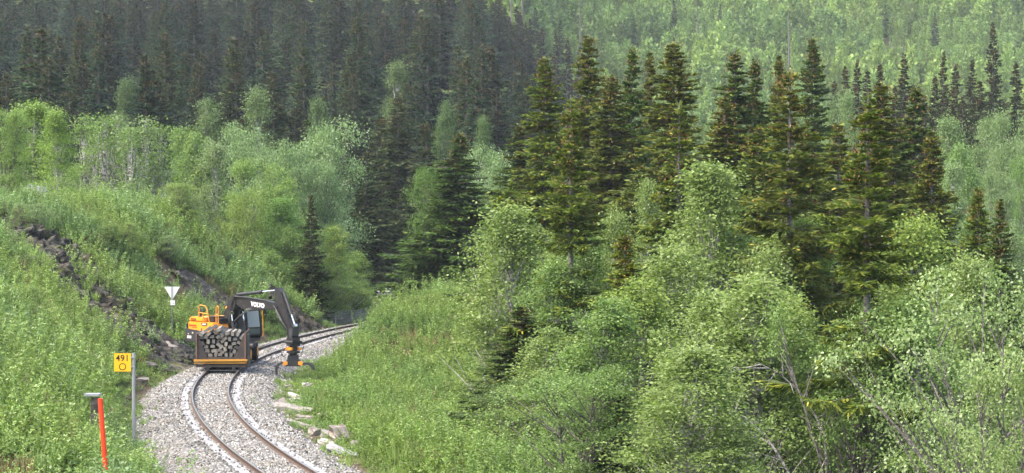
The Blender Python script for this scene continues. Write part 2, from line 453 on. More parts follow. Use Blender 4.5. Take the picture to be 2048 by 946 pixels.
def build_ground():
    ys = np.concatenate([np.arange(-40, 40, 2.0), np.arange(40, 165, 0.45), np.geomspace(165, 1350, 150)])
    us = np.linspace(-1, 1, 640)
    U, Y = np.meshgrid(us, ys); X = U * (60 + 0.5 * np.maximum(Y, 0))
    Z = terrain(X, Y)
    nr, nc = X.shape
    s, _ = track_sd(X, Y); Z = np.where(np.abs(s) < 2.7, Z - 0.25, Z)
    idx = np.arange(nr * nc).reshape(nr, nc)
    Fc = np.stack([idx[:-1, :-1], idx[:-1, 1:], idx[1:, 1:], idx[1:, :-1]], -1).reshape(-1, 4)
    xf, yf = X.ravel(), Y.ravel()
    bare = np.clip(clearing_mask(xf, yf), 0, 1)
    near = (yf > 40) & (yf < 170)
    bare[near] = np.maximum(bare[near], rock_mask(xf[near], yf[near]))
    sa = np.abs(s.ravel()); bare = np.maximum(bare, 1 - sstep(3.3, 4.0, sa))
    me = np_mesh('ground', np.c_[xf, yf, Z.ravel()], Fc, M['ground'], {'bare': bare}, smooth=True)
    tag(link('ground', me), kind='structure')
build_ground()

# ballast bed along the track
def build_ballast():
    prof = np.array([(-3.3, -0.78), (-2.9, -0.62), (-2.4, -0.38), (-1.95, -0.20), (-1.35, -0.17), (-0.83, -0.165), (-0.4, -0.15), (0, -0.14), (0.4, -0.15), (0.83, -0.165), (1.35, -0.17), (1.95, -0.20), (2.4, -0.38), (2.9, -0.6), (3.4, -0.75)])
    so_ = np.interp(np.linspace(0, 1, 46), np.linspace(0, 1, len(prof)), prof[:, 0]); zo = np.interp(so_, prof[:, 0], prof[:, 1])
    arc = np.arange(0, ARC[-1], 0.25)
    bx = np.interp(arc, ARC, LINE[:, 0]); by = np.interp(arc, ARC, LINE[:, 1])
    lx = np.interp(arc, ARC, LEFT[:, 0]); ly = np.interp(arc, ARC, LEFT[:, 1])
    X = bx[:, None] + lx[:, None] * so_[None]; Y = by[:, None] + ly[:, None] * so_[None]
    Z = np.broadcast_to(zo[None], X.shape) + 0.10 * fbm(X * 1.7, Y * 1.7, 41) * sstep(0.9, 1.9, np.abs(so_))[None] + 0.03 * fbm(X * 6, Y * 6, 44)
    nr, nc = X.shape; idx = np.arange(nr * nc).reshape(nr, nc)
    Fc = np.stack([idx[:-1, :-1], idx[1:, :-1], idx[1:, 1:], idx[:-1, 1:]], -1).reshape(-1, 4)
    tag(link('ballast', np_mesh('ballast', np.c_[X.ravel(), Y.ravel(), Z.ravel()], Fc, M['ballast'], smooth=True)), kind='structure')
build_ballast()
def ballast_z(s):
    return np.interp(np.abs(s), [0, 0.83, 1.35, 1.95, 2.4, 2.9, 3.4], [-0.14, -0.165, -0.17, -0.20, -0.38, -0.62, -0.72])

# ------------------------------------------------------------------ rails and concrete edge slabs
def track_at(arc, s):
    bx = np.interp(arc, ARC, LINE[:, 0]); by = np.interp(arc, ARC, LINE[:, 1])
    lx = np.interp(arc, ARC, LEFT[:, 0]); ly = np.interp(arc, ARC, LEFT[:, 1])
    return bx + lx * s, by + ly * s
def sweep(name, prof, s0, mat, parent=None):
    arc = np.arange(20, ARC[-1] - 1, 0.5); pr = np.array(prof); k = len(pr)
    V = np.empty((len(arc), k, 3))
    for i, (ds, z) in enumerate(pr):
        V[:, i, 0], V[:, i, 1] = track_at(arc, s0 + ds); V[:, i, 2] = z
    nr = len(arc); idx = np.arange(nr * k).reshape(nr, k); nx = np.roll(idx, -1, axis=1)
    Fc = np.stack([idx[:-1], idx[1:], nx[1:], nx[:-1]], -1).reshape(-1, 4)
    return link(name, np_mesh(name, V.reshape(-1, 3), Fc, mat), parent)
for s0, lab in ((0.7525, 'worn steel rail on the rock cutting side of the curved track'), (-0.7525, 'worn steel rail on the open valley side of the curved track')):
    r = sweep('rail', [(-0.036, -0.002), (0.036, -0.002), (0.036, -0.04), (0.010, -0.055), (0.010, -0.15), (0.07, -0.165), (0.07, -0.185), (-0.07, -0.185), (-0.07, -0.165), (-0.010, -0.15), (-0.010, -0.055), (-0.036, -0.04)], s0, M['rail_steel'])
    tag(r, lab, 'rail')
    sweep('running_surface', [(-0.026, 0.002), (0.026, 0.002), (0.026, -0.006), (-0.026, -0.006)], s0, M['rail_head'], r)
def edge_slabs():
    first = None
    arc = 22.0
    side_lab = {1: 'long pale concrete slab beside the rail on the rock cutting side', -1: 'long pale concrete slab beside the rail on the valley side'}
    for sd_ in (1, -1):
        c0 = 1.08 * sd_; half = 0.15
        a = ARC_NEAR
        while a < ARC_NEAR + 118:
            x0, y0 = track_at(a, c0); x1, y1 = track_at(a + 3.56, c0)
            ang = math.atan2(y1 - y0, x1 - x0)
            if first is None:
                mb = MB(); mb.box((0, 0, -0.06), (3.52, 2 * half, 0.12)); me = mb.mesh('concrete_slab', M['concrete'], 0.012); first = me
            o = link('concrete_slab', first)
            o.location = ((x0 + x1) / 2, (y0 + y1) / 2, -0.135 + random.uniform(-0.006, 0.006)); o.rotation_euler = (random.uniform(-0.008, 0.008), 0, ang)
            tag(o, side_lab[sd_], 'concrete slab', 'concrete slabs along the rail, cutting side' if sd_ > 0 else 'concrete slabs along the rail, valley side')
            a += 3.6
edge_slabs()

# ------------------------------------------------------------------ scattering by geometry nodes (only for what nobody could count)
def scatter(name, pts, rot, scl, idx, protos):
    coll = bpy.data.collections.new(name + '_kinds')
    for i, me in enumerate(protos):
        o = bpy.data.objects.new('%s_kind_%02d' % (name, i), me); coll.objects.link(o)
    me = bpy.data.meshes.new(name); me.vertices.add(len(pts)); me.vertices.foreach_set('co', np.asarray(pts, np.float32).ravel())
    for nm, typ, arr, key in (('rot', 'FLOAT_VECTOR', rot, 'vector'), ('scl', 'FLOAT_VECTOR', scl, 'vector'), ('idx', 'INT', idx, 'value')):
        a = me.attributes.new(nm, typ, 'POINT'); a.data.foreach_set(key, np.asarray(arr, np.int32 if typ == 'INT' else np.float32).ravel())
    o = link(name, me)
    ng = bpy.data.node_groups.new(name, 'GeometryNodeTree')
    ng.interface.new_socket('Geometry', in_out='INPUT', socket_type='NodeSocketGeometry')
    ng.interface.new_socket('Geometry', in_out='OUTPUT', socket_type='NodeSocketGeometry')
    gi = ng.nodes.new('NodeGroupInput'); go = ng.nodes.new('NodeGroupOutput')
    ip = ng.nodes.new('GeometryNodeInstanceOnPoints'); ci = ng.nodes.new('GeometryNodeCollectionInfo')
    ci.inputs['Collection'].default_value = coll; ci.inputs['Separate Children'].default_value = True; ci.inputs['Reset Children'].default_value = True
    ip.inputs['Pick Instance'].default_value = True
    def na(nm, typ):
        q = ng.nodes.new('GeometryNodeInputNamedAttribute'); q.data_type = typ; q.inputs['Name'].default_value = nm; return q.outputs[0]
    e2r = ng.nodes.new('FunctionNodeEulerToRotation')
    L = ng.links.new
    L(gi.outputs[0], ip.inputs['Points']); L(ci.outputs[0], ip.inputs['Instance']); L(na('idx', 'INT'), ip.inputs['Instance Index'])
    L(na('rot', 'FLOAT_VECTOR'), e2r.inputs[0]); L(e2r.outputs[0], ip.inputs['Rotation']); L(na('scl', 'FLOAT_VECTOR'), ip.inputs['Scale'])
    L(ip.outputs[0], go.inputs[0])
    md = o.modifiers.new('scatter', 'NODES'); md.node_group = ng
    tag(o, kind='stuff')
    return o

def rand_dirs(n, up=0.0, r=rng):
    d = r.normal(size=(n, 3)); d[:, 2] += up; return unit(d)

def plant_proto(seed, h, spread, stems, leaves, leaf, mat, upright=0.5, pinnate=False):
    r = np.random.default_rng(seed)
    C = []; D = []; W = []; L = []; WD = []; T = []
    for sidx in range(stems):
        a = r.uniform(0, 2 * np.pi); rad = spread * np.sqrt(r.uniform()) * 0.5
        base = np.array([np.cos(a) * rad, np.sin(a) * rad, 0]); lean = np.array([np.cos(a), np.sin(a), 0]) * spread * r.uniform(0.1, 0.6)
        hh = h * r.uniform(0.6, 1.0)
        n = leaves
        u = r.uniform(0.08, 1.0, n) ** 0.75
        p = base + lean * (u ** 1.5)[:, None] + np.array([0, 0, 1]) * (hh * u)[:, None]
        az = r.uniform(0, 2 * np.pi, n)
        d = np.c_[np.cos(az), np.sin(az), r.normal(upright, 0.4, n)]; d = unit(d)
        side = unit(np.cross(d, r.normal(size=(n, 3)) * 0.6 + np.array([0, 0, 1.0])))
        sz = leaf * r.uniform(0.6, 1.25, n) * (1.15 - 0.5 * u)
        C.append(p + d * 0.04 * (1 - u)[:, None]); D.append(d); W.append(side); L.append(sz); WD.append(sz * r.uniform(0.35, 0.6, n)); T.append(np.clip(r.normal(0.5, 0.25, n), 0, 1))
        # stem as a thin blade
        C.append(base[None]); D.append(unit((lean + np.array([0, 0, hh]))[None])); W.append(np.array([[np.cos(a + 1.5), np.sin(a + 1.5), 0]])); L.append(np.array([hh])); WD.append(np.array([0.02])); T.append(np.array([0.0]))
    cat = np.concatenate
    return leaf_mesh('plant', cat(C), cat(D), cat(W), cat(L), cat(WD), mat, cat(T))
def grass_proto(seed, h, n, mat):
    r = np.random.default_rng(seed)
    az = r.uniform(0, 2 * np.pi, n); rad = 0.22 * np.sqrt(r.uniform(size=n))
    c = np.c_[np.cos(az) * rad, np.sin(az) * rad, np.zeros(n)]
    d = unit(np.c_[np.cos(az) * r.uniform(0.1, 0.5, n), np.sin(az) * r.uniform(0.1, 0.5, n), np.ones(n)])
    w = unit(np.c_[-np.sin(az), np.cos(az), np.zeros(n)])
    return leaf_mesh('tuft', c, d, w, h * r.uniform(0.6, 1.1, n), np.full(n, 0.022) * r.uniform(0.7, 1.4, n), mat, np.clip(r.normal(0.6, 0.25, n), 0, 1))

def veg_points(n, xr, yr, keep):
    x = rng.uniform(*xr, n); y = rng.uniform(*yr, n); s, yc = track_sd(x, y); k = keep(x, y, s, yc); return x[k], y[k], s[k]

def veg():
    for side, mat, name in ((1, M['herb'], 'bank_undergrowth'), (-1, M['herb_right'], 'verge_undergrowth')):
        straw = M['straw']
        protos = [plant_proto(100 + side, 0.7, 0.7, 7, 18, 0.13, mat), plant_proto(110 + side, 0.9, 0.6, 6, 24, 0.12, mat), plant_proto(120 + side, 1.35, 0.8, 6, 40, 0.12, mat, 0.3),
                  plant_proto(130 + side, 0.5, 0.8, 9, 14, 0.14, mat, 0.2), grass_proto(140 + side, 0.6, 70, mat), plant_proto(150 + side, 1.7, 0.7, 3, 80, 0.11, mat, 0.2), grass_proto(160 + side, 0.75, 34, straw), plant_proto(170 + side, 0.55, 0.9, 8, 10, 0.11, straw, 0.1)]
        if side > 0:
            def keep(x, y, s, yc):
                k = (s > 1.6) & (s < 24) & (y < 158) & ((y < 143) | (s > 11))
                dens = (0.05 * (s > 2.0) + sstep(2.5, 4.3, s)) * (1 - rock_mask(x, y) * np.where(vnoise(x * 0.9, y * 0.7, 51) > 0.72, 0.7, 0.985))
                return k & (rng.uniform(size=len(x)) < dens)
            x, y, s = veg_points(56000, (-48, 4), (38, 178), keep)
        else:
            def keep(x, y, s, yc):
                k = (s < -1.7) & (s > -34)
                px = CX + F * x / y
                dens = (0.035 + sstep(2.4, 4.0, -s)) * np.where(px > 1150, 0.25, 1.0) * np.where((y > 132) & (px > 735) & (px < 820), 0.0, 1.0)
                return k & (rng.uniform(size=len(x)) < dens)
            x, y, s = veg_points(42000, (-16, 30), (42, 195), keep)
        nn = len(x); z = np.maximum(terrain(x, y), np.where(np.abs(s) < 3.4, ballast_z(s), -99)) - 0.04
        if side > 0: z = z + 0.12 * sstep(0.3, 0.9, rock_mask(x, y)) * (s > 3.4)
        nz = vnoise(x * 0.35, y * 0.35, 77)
        pr = np.array([0.25, 0.22, 0.10, 0.19, 0.15, 0.05, 0.025, 0.015])
        idx = rng.choice(8, nn, p=pr)
        dry = (vnoise(x * 0.5, y * 0.5, 91) > 0.74) & (rng.uniform(size=nn) < 0.5); idx[dry] = rng.choice([6, 7], dry.sum())
        big = (nz > 0.62) & (np.abs(s) > 5) & (rng.uniform(size=nn) < 0.35); idx[big] = rng.choice([2, 5], big.sum())
        edge = (np.abs(s) < 4.4) | ((s < 0) & (s > -6.0) & (y > 86) & (y < 99)); idx[edge] = rng.choice([0, 3, 4], edge.sum())
        sc = rng.uniform(0.65, 1.25, nn) * np.where(edge, 0.55, 1.0) * np.where(np.abs(s) < 2.7, 0.5, 1.0) * (0.8 + 0.5 * nz)
        rot = np.c_[rng.normal(0, 0.12, nn), rng.normal(0, 0.12, nn), rng.uniform(0, 6.28, nn)]
        scatter(name, np.c_[x, y, z], rot, np.c_[sc, sc, sc], idx, protos)
        print(name, nn)
veg()

def stone_proto(seed, mat, flat=0.7, sub=1, jag=0.35):
    bm = bmesh.new(); bmesh.ops.create_icosphere(bm, subdivisions=sub, radius=0.5)
    r = np.random.default_rng(seed)
    for v in bm.verts:
        v.co *= 1 + r.uniform(-jag, jag)
        v.co.z *= flat
    me = bpy.data.meshes.new('stone'); bm.to_mesh(me); bm.free(); me.materials.append(mat); return me
def gravel():
    protos = [stone_proto(i, M['gravel'], 0.75) for i in range(5)]
    n = 46000
    arc = rng.uniform(ARC_NEAR, ARC_NEAR + 118, n); s = np.clip(rng.normal(0, 1.75, n), -3.9, 3.9)
    s = np.where(rng.uniform(size=n) < 0.6, rng.uniform(-3.3, 3.3, n), s)
    on_rail = np.abs(np.abs(s) - 0.7525) < 0.10
    on_slab = (np.abs(s) > 0.86) & (np.abs(s) < 1.24) & (rng.uniform(size=n) > 0.22)
    k = ~on_rail & ~on_slab; arc = arc[k]; s = s[k]; n = len(s)
    x, y = track_at(arc, s); z = ballast_z(s) + 0.005 + np.where((np.abs(s) > 0.86) & (np.abs(s) < 1.38), 0.045, 0.0)
    sz = rng.uniform(0.045, 0.10, n)
    scatter('gravel', np.c_[x, y, z], rng.uniform(0, 6.28, (n, 3)), np.c_[sz, sz, sz] * rng.uniform(0.7, 1.3, (n, 3)), rng.integers(0, 5, n), protos)
gravel()

# ------------------------------------------------------------------ rock outcrops in the cutting
def rock_outcrop(pts, hw, relief, seed, label, steps=110, across=44):
    W = [hit(*p) for p in pts]
    L = np.array([(p.x, p.y) for p in W]); d = np.r_[0, np.cumsum(np.linalg.norm(np.diff(L, axis=0), axis=1))]
    t = np.linspace(0, d[-1], steps); cx_ = np.interp(t, d, L[:, 0]); cy_ = np.interp(t, d, L[:, 1])
    tg = unit(np.c_[np.gradient(cx_), np.gradient(cy_)]); nm = np.c_[-tg[:, 1], tg[:, 0]]
    q = np.linspace(-1, 1, across)
    wv = hw * (0.75 + 0.9 * vnoise(t * 0.8, t * 0 + seed, seed)) * np.clip(np.minimum(t, d[-1] - t) / 0.8 + 0.25, 0, 1)
    X = cx_[:, None] + nm[:, 0:1] * wv[:, None] * q[None] * 1.2; Y = cy_[:, None] + nm[:, 1:2] * wv[:, None] * q[None] * 1.2
    env = np.clip(1 - np.abs(q)[None] ** 3, 0, 1) * (0.55 + 0.75 * vnoise(t * 0.55, t * 0 + 3, seed))[:, None]
    r = np.random.default_rng(seed); Z0 = terrain(X, Y)
    def facets(cell, tilt, amp):
        n = int((np.ptp(X) + 2) * (np.ptp(Y) + 2) / cell ** 2 * 1.6) + 8
        n = min(n, 900); k = r.integers(0, X.size, n); fx = X.ravel()[k] + r.normal(0, cell * 0.3, n); fy = Y.ravel()[k] + r.normal(0, cell * 0.3, n)
        hgt = r.uniform(0, amp, n); gx_ = r.normal(0, tilt, n); gy_ = r.normal(0, tilt, n)
        d2 = (X.ravel()[:, None] - fx) ** 2 + ((Y.ravel()[:, None] - fy) * 0.6) ** 2; j = np.argmin(d2, axis=1)
        return (hgt[j] + gx_[j] * (X.ravel() - fx[j]) + gy_[j] * (Y.ravel() - fy[j])).reshape(X.shape)
    big = facets(1.0, 0.22, 0.7); small = facets(0.32, 0.38, 0.18)
    h = env * relief * (0.10 + 0.50 * big + 0.8 * small + 0.25 * fbm(X * 0.4, Y * 0.3, seed, 2))
    h = h + 0.5 * (np.floor(h / 0.22) * 0.22 - h)            # broken ledges
    Z = Z0 - 0.12 + 0.72 * h; X = X + 0.55 * h; Y = Y - 0.35 * h
    idx = np.arange(steps * across).reshape(steps, across)
    Fc = np.stack([idx[:-1, :-1], idx[:-1, 1:], idx[1:, 1:], idx[1:, :-1]], -1).reshape(-1, 4)
    o = link('rock_outcrop', np_mesh('rock_outcrop', np.c_[X.ravel(), Y.ravel(), Z.ravel()], Fc, M['rock']))
    tag(o, label, 'rock')
rock_outcrop(ROCKS['a'][0], 3.1, 1.6, 5, 'long dark mossy rock face slanting down the left bank to the track', 240, 56)
rock_outcrop(ROCKS['b'][0], 2.3, 1.1, 12, 'brown broken rock face on the bank behind the excavator')
rock_outcrop(ROCKS['c'][0], 1.7, 1.2, 19, 'low dark rock at the foot of the bank right of the excavator cab')
rock_outcrop(ROCKS['d'][0], 0.6, 0.5, 27, 'small layered rock ledge beside the yellow number sign', 40, 18)
for i, (px, py, sz, lab) in enumerate([(330, 700, 1.0, 'pale grey angular boulder at the foot of the dark rock face'), (362, 722, 0.9, 'dark boulder next to the track just left of the trailer'), (300, 735, 0.7, 'flat grey boulder between the rock face and the yellow sign'),
                                       (282, 765, 0.6, 'flat pale rock just right of the yellow sign post'), (378, 912, 0.55, 'brown block of stone in weeds at the bottom left of the track'), (255, 800, 0.45, 'small dark rock in the weeds left of the sign post')]):
    p = hit(px, py); o = link('boulder', stone_proto(50 + i, M['rock'] if i in (1, 5) else M['dark_stone'], 0.65, 2, 0.22)); o.location = (p.x, p.y, p.z + sz * 0.1); o.scale = (sz * 1.25, sz, sz); o.rotation_euler = (0.2, 0.1, i * 1.3)
    tag(o, lab, 'boulder')

def slab_stone(seed, size, mat):
    r = np.random.default_rng(seed); mb = MB(); mb.box((0, 0, 0), size)
    me = mb.mesh('stone_slab', mat)
    bm = bmesh.new(); bm.from_mesh(me)
    bmesh.ops.subdivide_edges(bm, edges=bm.edges, cuts=2, use_grid_fill=True)
    for v in bm.verts: v.co += Vector(r.normal(0, 1, 3)) * 0.035 * min(1.0, 3 * size[2])
    bmesh.ops.bevel(bm, geom=[e for e in bm.edges if e.calc_face_angle(0) > 0.9], offset=0.015, segments=1, affect='EDGES')
    bm.to_mesh(me); bm.free(); return me
SLABS = [  # zoom-4 pixel centre, length m, width, height, yaw deg, tilt deg, material, label
    (795, 285, 0.45, 0.35, 0.16, 10, 4, 's', 'topmost pale flat stone in the row along the track verge'),
    (800, 318, 0.40, 0.30, 0.14, -5, -4, 's', 'second small flat stone from the far end of the verge row'),
    (812, 348, 0.50, 0.30, 0.14, 15, 6, 's', 'low grey stone below the small flat stones of the verge row'),
    (872, 392, 0.95, 0.4, 0.12, -22, 8, 's', 'thin tilted pale slab above the white stone in the verge row'),
    (840, 425, 0.60, 0.4, 0.2, 5, -5, 's', 'squat grey stone with dark front behind the large white slab'),
    (775, 460, 0.75, 0.45, 0.22, -35, 18, 'd', 'dark tilted slab leaning behind the large white slab'),
    (830, 505, 1.7, 0.8, 0.30, -14, 3, 's', 'largest long white stone slab lying at the ballast edge'),
    (880, 470, 0.7, 0.35, 0.14, -20, 6, 's', 'narrow pale slab tucked right behind the large white slab'),
    (930, 555, 0.8, 0.5, 0.2, -5, 2, 'd', 'brownish flat stone in front of the large white slab'),
    (935, 330, 0.42, 0.42, 0.36, 20, 3, 's', 'grey square block standing alone in the grass edge'),
    (1085, 522, 0.75, 0.25, 0.10, 3, 2, 's', 'long thin pale stone lying out in the grass'),
    (900, 595, 1.1, 0.3, 0.12, -18, 4, 's', 'long thin flat stone on the gravel below the large slab'),
    (1040, 630, 1.2, 0.35, 0.12, -18, 3, 'd', 'long brownish layered stone on the edge of the grass'),
    (1000, 668, 0.45, 0.35, 0.3, 30, 10, 'd', 'small brown pointed stone on the ballast slope'),
    (1180, 715, 0.72, 0.55, 0.55, -50, 22, 'd', 'dark pointed boulder tipped up beside the smooth kerb stone'),
    (1100, 690, 0.5, 0.4, 0.25, -20, 12, 's', 'pale rough stone left of the dark pointed boulder'),
    (1205, 808, 1.15, 0.32, 0.22, -28, 4, 'k', 'smooth grey kerb stone lying on the ballast'),
    (1080, 745, 0.5, 0.3, 0.2, -25, 5, 's', 'flat stone at the upper end of the smooth kerb stone'),
    (1295, 690, 0.55, 0.4, 0.25, 8, 5, 's', 'pale stone in grass right of the dark pointed boulder'),
    (1310, 750, 0.35, 0.3, 0.2, 50, 8, 's', 'small white stone in grass above the kerb stone end'),
    (905, 355, 0.5, 0.3, 0.15, -12, 5, 's', 'small pale stone just below the grey square block'),
    (960, 425, 0.55, 0.35, 0.15, -15, 5, 's', 'weathered flat stone half in the grass by the tilted slab'),
]
for i, (zx, zy, a, b, c, yaw, tilt, mt, lab) in enumerate(SLABS):
    p = hit(360 + zx / 3.695, 690 + zy / 3.695)
    o = link('stone_slab', slab_stone(i + 3, (a, b, c), {'s': M['slab_stone'], 'd': M['dark_stone'], 'k': M['concrete']}[mt]))
    s_, _ = track_sd(np.array([p.x]), np.array([p.y]))
    zb = max(p.z, float(ballast_z(s_[0])) if abs(s_[0]) < 3.4 else p.z)
    o.location = (p.x, p.y, zb + c * 0.35); o.rotation_euler = (R(tilt * 0.5), R(tilt + 0.4 * max(0, -yaw)), R(yaw))
    tag(o, lab, 'stone', 'stones along the track verge')

# ------------------------------------------------------------------ trees
def tubes_mesh(name, tubes, mat, n=5):
    """tubes: list of (points (k,3), radii (k,))"""
    V = []; Fc = []; o = 0
    for pts, rad in tubes:
        pts = np.asarray(pts, float); k = len(pts)
        t = unit(np.gradient(pts, axis=0)); ref = np.where(np.abs(t[:, 2:3]) < 0.9, np.array([[0, 0, 1.0]]), np.array([[1.0, 0, 0]]))
        u = unit(np.cross(t, ref)); w = np.cross(t, u)
        a = np.arange(n) * 2 * np.pi / n
        ring = pts[:, None] + (u[:, None] * np.cos(a)[None, :, None] + w[:, None] * np.sin(a)[None, :, None]) * np.asarray(rad)[:, None, None]
        V.append(ring.reshape(-1, 3)); idx = np.arange(k * n).reshape(k, n) + o; nx = np.roll(idx, -1, axis=1)
        Fc.append(np.stack([idx[:-1], nx[:-1], nx[1:], idx[1:]], -1).reshape(-1, 4)); o += k * n
    return np_mesh(name, np.concatenate(V), np.concatenate(Fc), mat, smooth=True)

def spruce_proto(seed, H=20.0, Rr=2.6, base=0.04, whorls=46, nb=(4, 7), twigs=26, tw=0.13, bare=0.0, droop=0.30, cones=0.0, ragged=0.35):
    """returns trunk mesh, crown mesh, cones mesh (or None); bare: share of the height where many branches are missing"""
    r = np.random.default_rng(seed)
    bend = r.normal(0, 0.10, 2)
    def axis(z): u = z / H; return np.array([bend[0] * np.sin(u * 3), bend[1] * np.sin(u * 2.4), z])
    zz = np.linspace(0, H, 12)
    tubes = [(np.array([axis(z) for z in zz]), (0.0085 if not bare else 0.0105) * H * (1 - zz / H) ** 0.8 + 0.012)]
    C = []; D = []; W = []; L = []; WD = []; T = []; CC = []; CD = []
    lump = r.uniform(0.72, 1.3, 16)
    for i in range(whorls):
        t = base + (0.985 - base) * ((i + r.uniform(-0.4, 0.4)) / whorls); t = min(max(t, base), 0.985)
        rad0 = Rr * ((1 - t) ** 0.92) * 1.08 * (0.55 + 0.45 * min(1, t / 0.18)) * np.interp(t, np.linspace(0, 1, 16), lump) + 0.06
        if bare and t < bare and r.uniform() < 0.45: continue
        t0 = t
        for b in range(r.integers(*nb)):
            t = min(max(t0 + r.normal(0, 0.012), base), 0.985)
            az = r.uniform(0, 2 * np.pi); l = rad0 * r.uniform(1 - ragged, 1 + ragged * 0.45)
            s0 = axis(t * H); out = np.array([np.cos(az), np.sin(az), 0])
            d1 = droop * (1.25 - 1.5 * t) + r.normal(0, 0.08); up = 0.30 + 0.25 * r.uniform()
            def bp(u): return s0 + out * (l * u)[:, None] + np.array([0, 0, 1.0]) * (l * (-d1 * u + (up * d1 + 0.10) * u ** 3))[:, None]
            ub = np.linspace(0, 1, 4)
            if l > 0.5: tubes.append((bp(ub), 0.010 * (1 + l * 0.7) * (1 - ub * 0.85)))
            n = max(5, int(twigs * (0.35 + l / Rr)))
            u = r.uniform(0.02, 1.0, n) ** (0.72 if not bare else 0.6)
            p = bp(u); side = np.where(r.uniform(size=n) < 0.5, 1, -1); perp = np.array([-np.sin(az), np.cos(az), 0])
            q = r.uniform(0.2, 1.25, n)
            d = out * np.cos(q)[:, None] + perp * (np.sin(q) * side)[:, None]; d[:, 2] -= np.where(r.uniform(size=n) < 0.55, r.uniform(0.5, 2.2, n), r.uniform(-0.2, 0.6, n)) * (1 - 0.8 * t)
            d[:, 2] += 0.75 * t * t
            d = unit(d)
            ll = r.uniform(0.5, 1.0, n) * (0.20 + 0.28 * min(l, 2.6)) * (1.15 - 0.55 * u)
            w = unit(np.cross(d, r.normal(size=(n, 3)) + np.array([0, 0, 0.5])))
            C.append(p); D.append(d); W.append(w); L.append(ll); WD.append(tw * r.uniform(0.6, 1.3, n) * (0.6 + 0.5 * ll)); T.append(np.clip(r.normal(0.45, 0.25, n), 0, 1))
            if cones and r.uniform() < cones * (0.35 + 2.2 * t * t):
                k = r.integers(14, 30); cu = r.uniform(0.4, 1.0, k); CC.append(bp(cu) + r.normal(0, 0.16, (k, 3))); CD.append(unit(np.c_[r.normal(0, 0.35, k), r.normal(0, 0.35, k), -np.ones(k)]))
    # leader
    n = 16; z = r.uniform(0.955, 0.99, n) * H; az = r.uniform(0, 6.28, n)
    C.append(np.array([axis(q) for q in z])); D.append(unit(np.c_[np.cos(az), np.sin(az), r.uniform(0.5, 1.6, n)])); W.append(rand_dirs(n, 0, r)); L.append(np.full(n, 0.32)); WD.append(np.full(n, tw * 0.8)); T.append(r.uniform(0.2, 0.9, n))
    cat = np.concatenate
    crown = leaf_mesh('crown', cat(C), cat(D), cat(W), cat(L), cat(WD), M['needle'], cat(T))
    trunk = tubes_mesh('trunk', tubes, M['spruce_bark'], 5)
    cm = None
    if CC:
        c = cat(CC); n = len(c)
        cm = leaf_mesh('cones', c, cat(CD), rand_dirs(n, 0, r), r.uniform(0.09, 0.16, n), r.uniform(0.035, 0.06, n), M['cone'], np.clip(r.normal(0.5, 0.28, n), 0, 1))
    return trunk, crown, cm

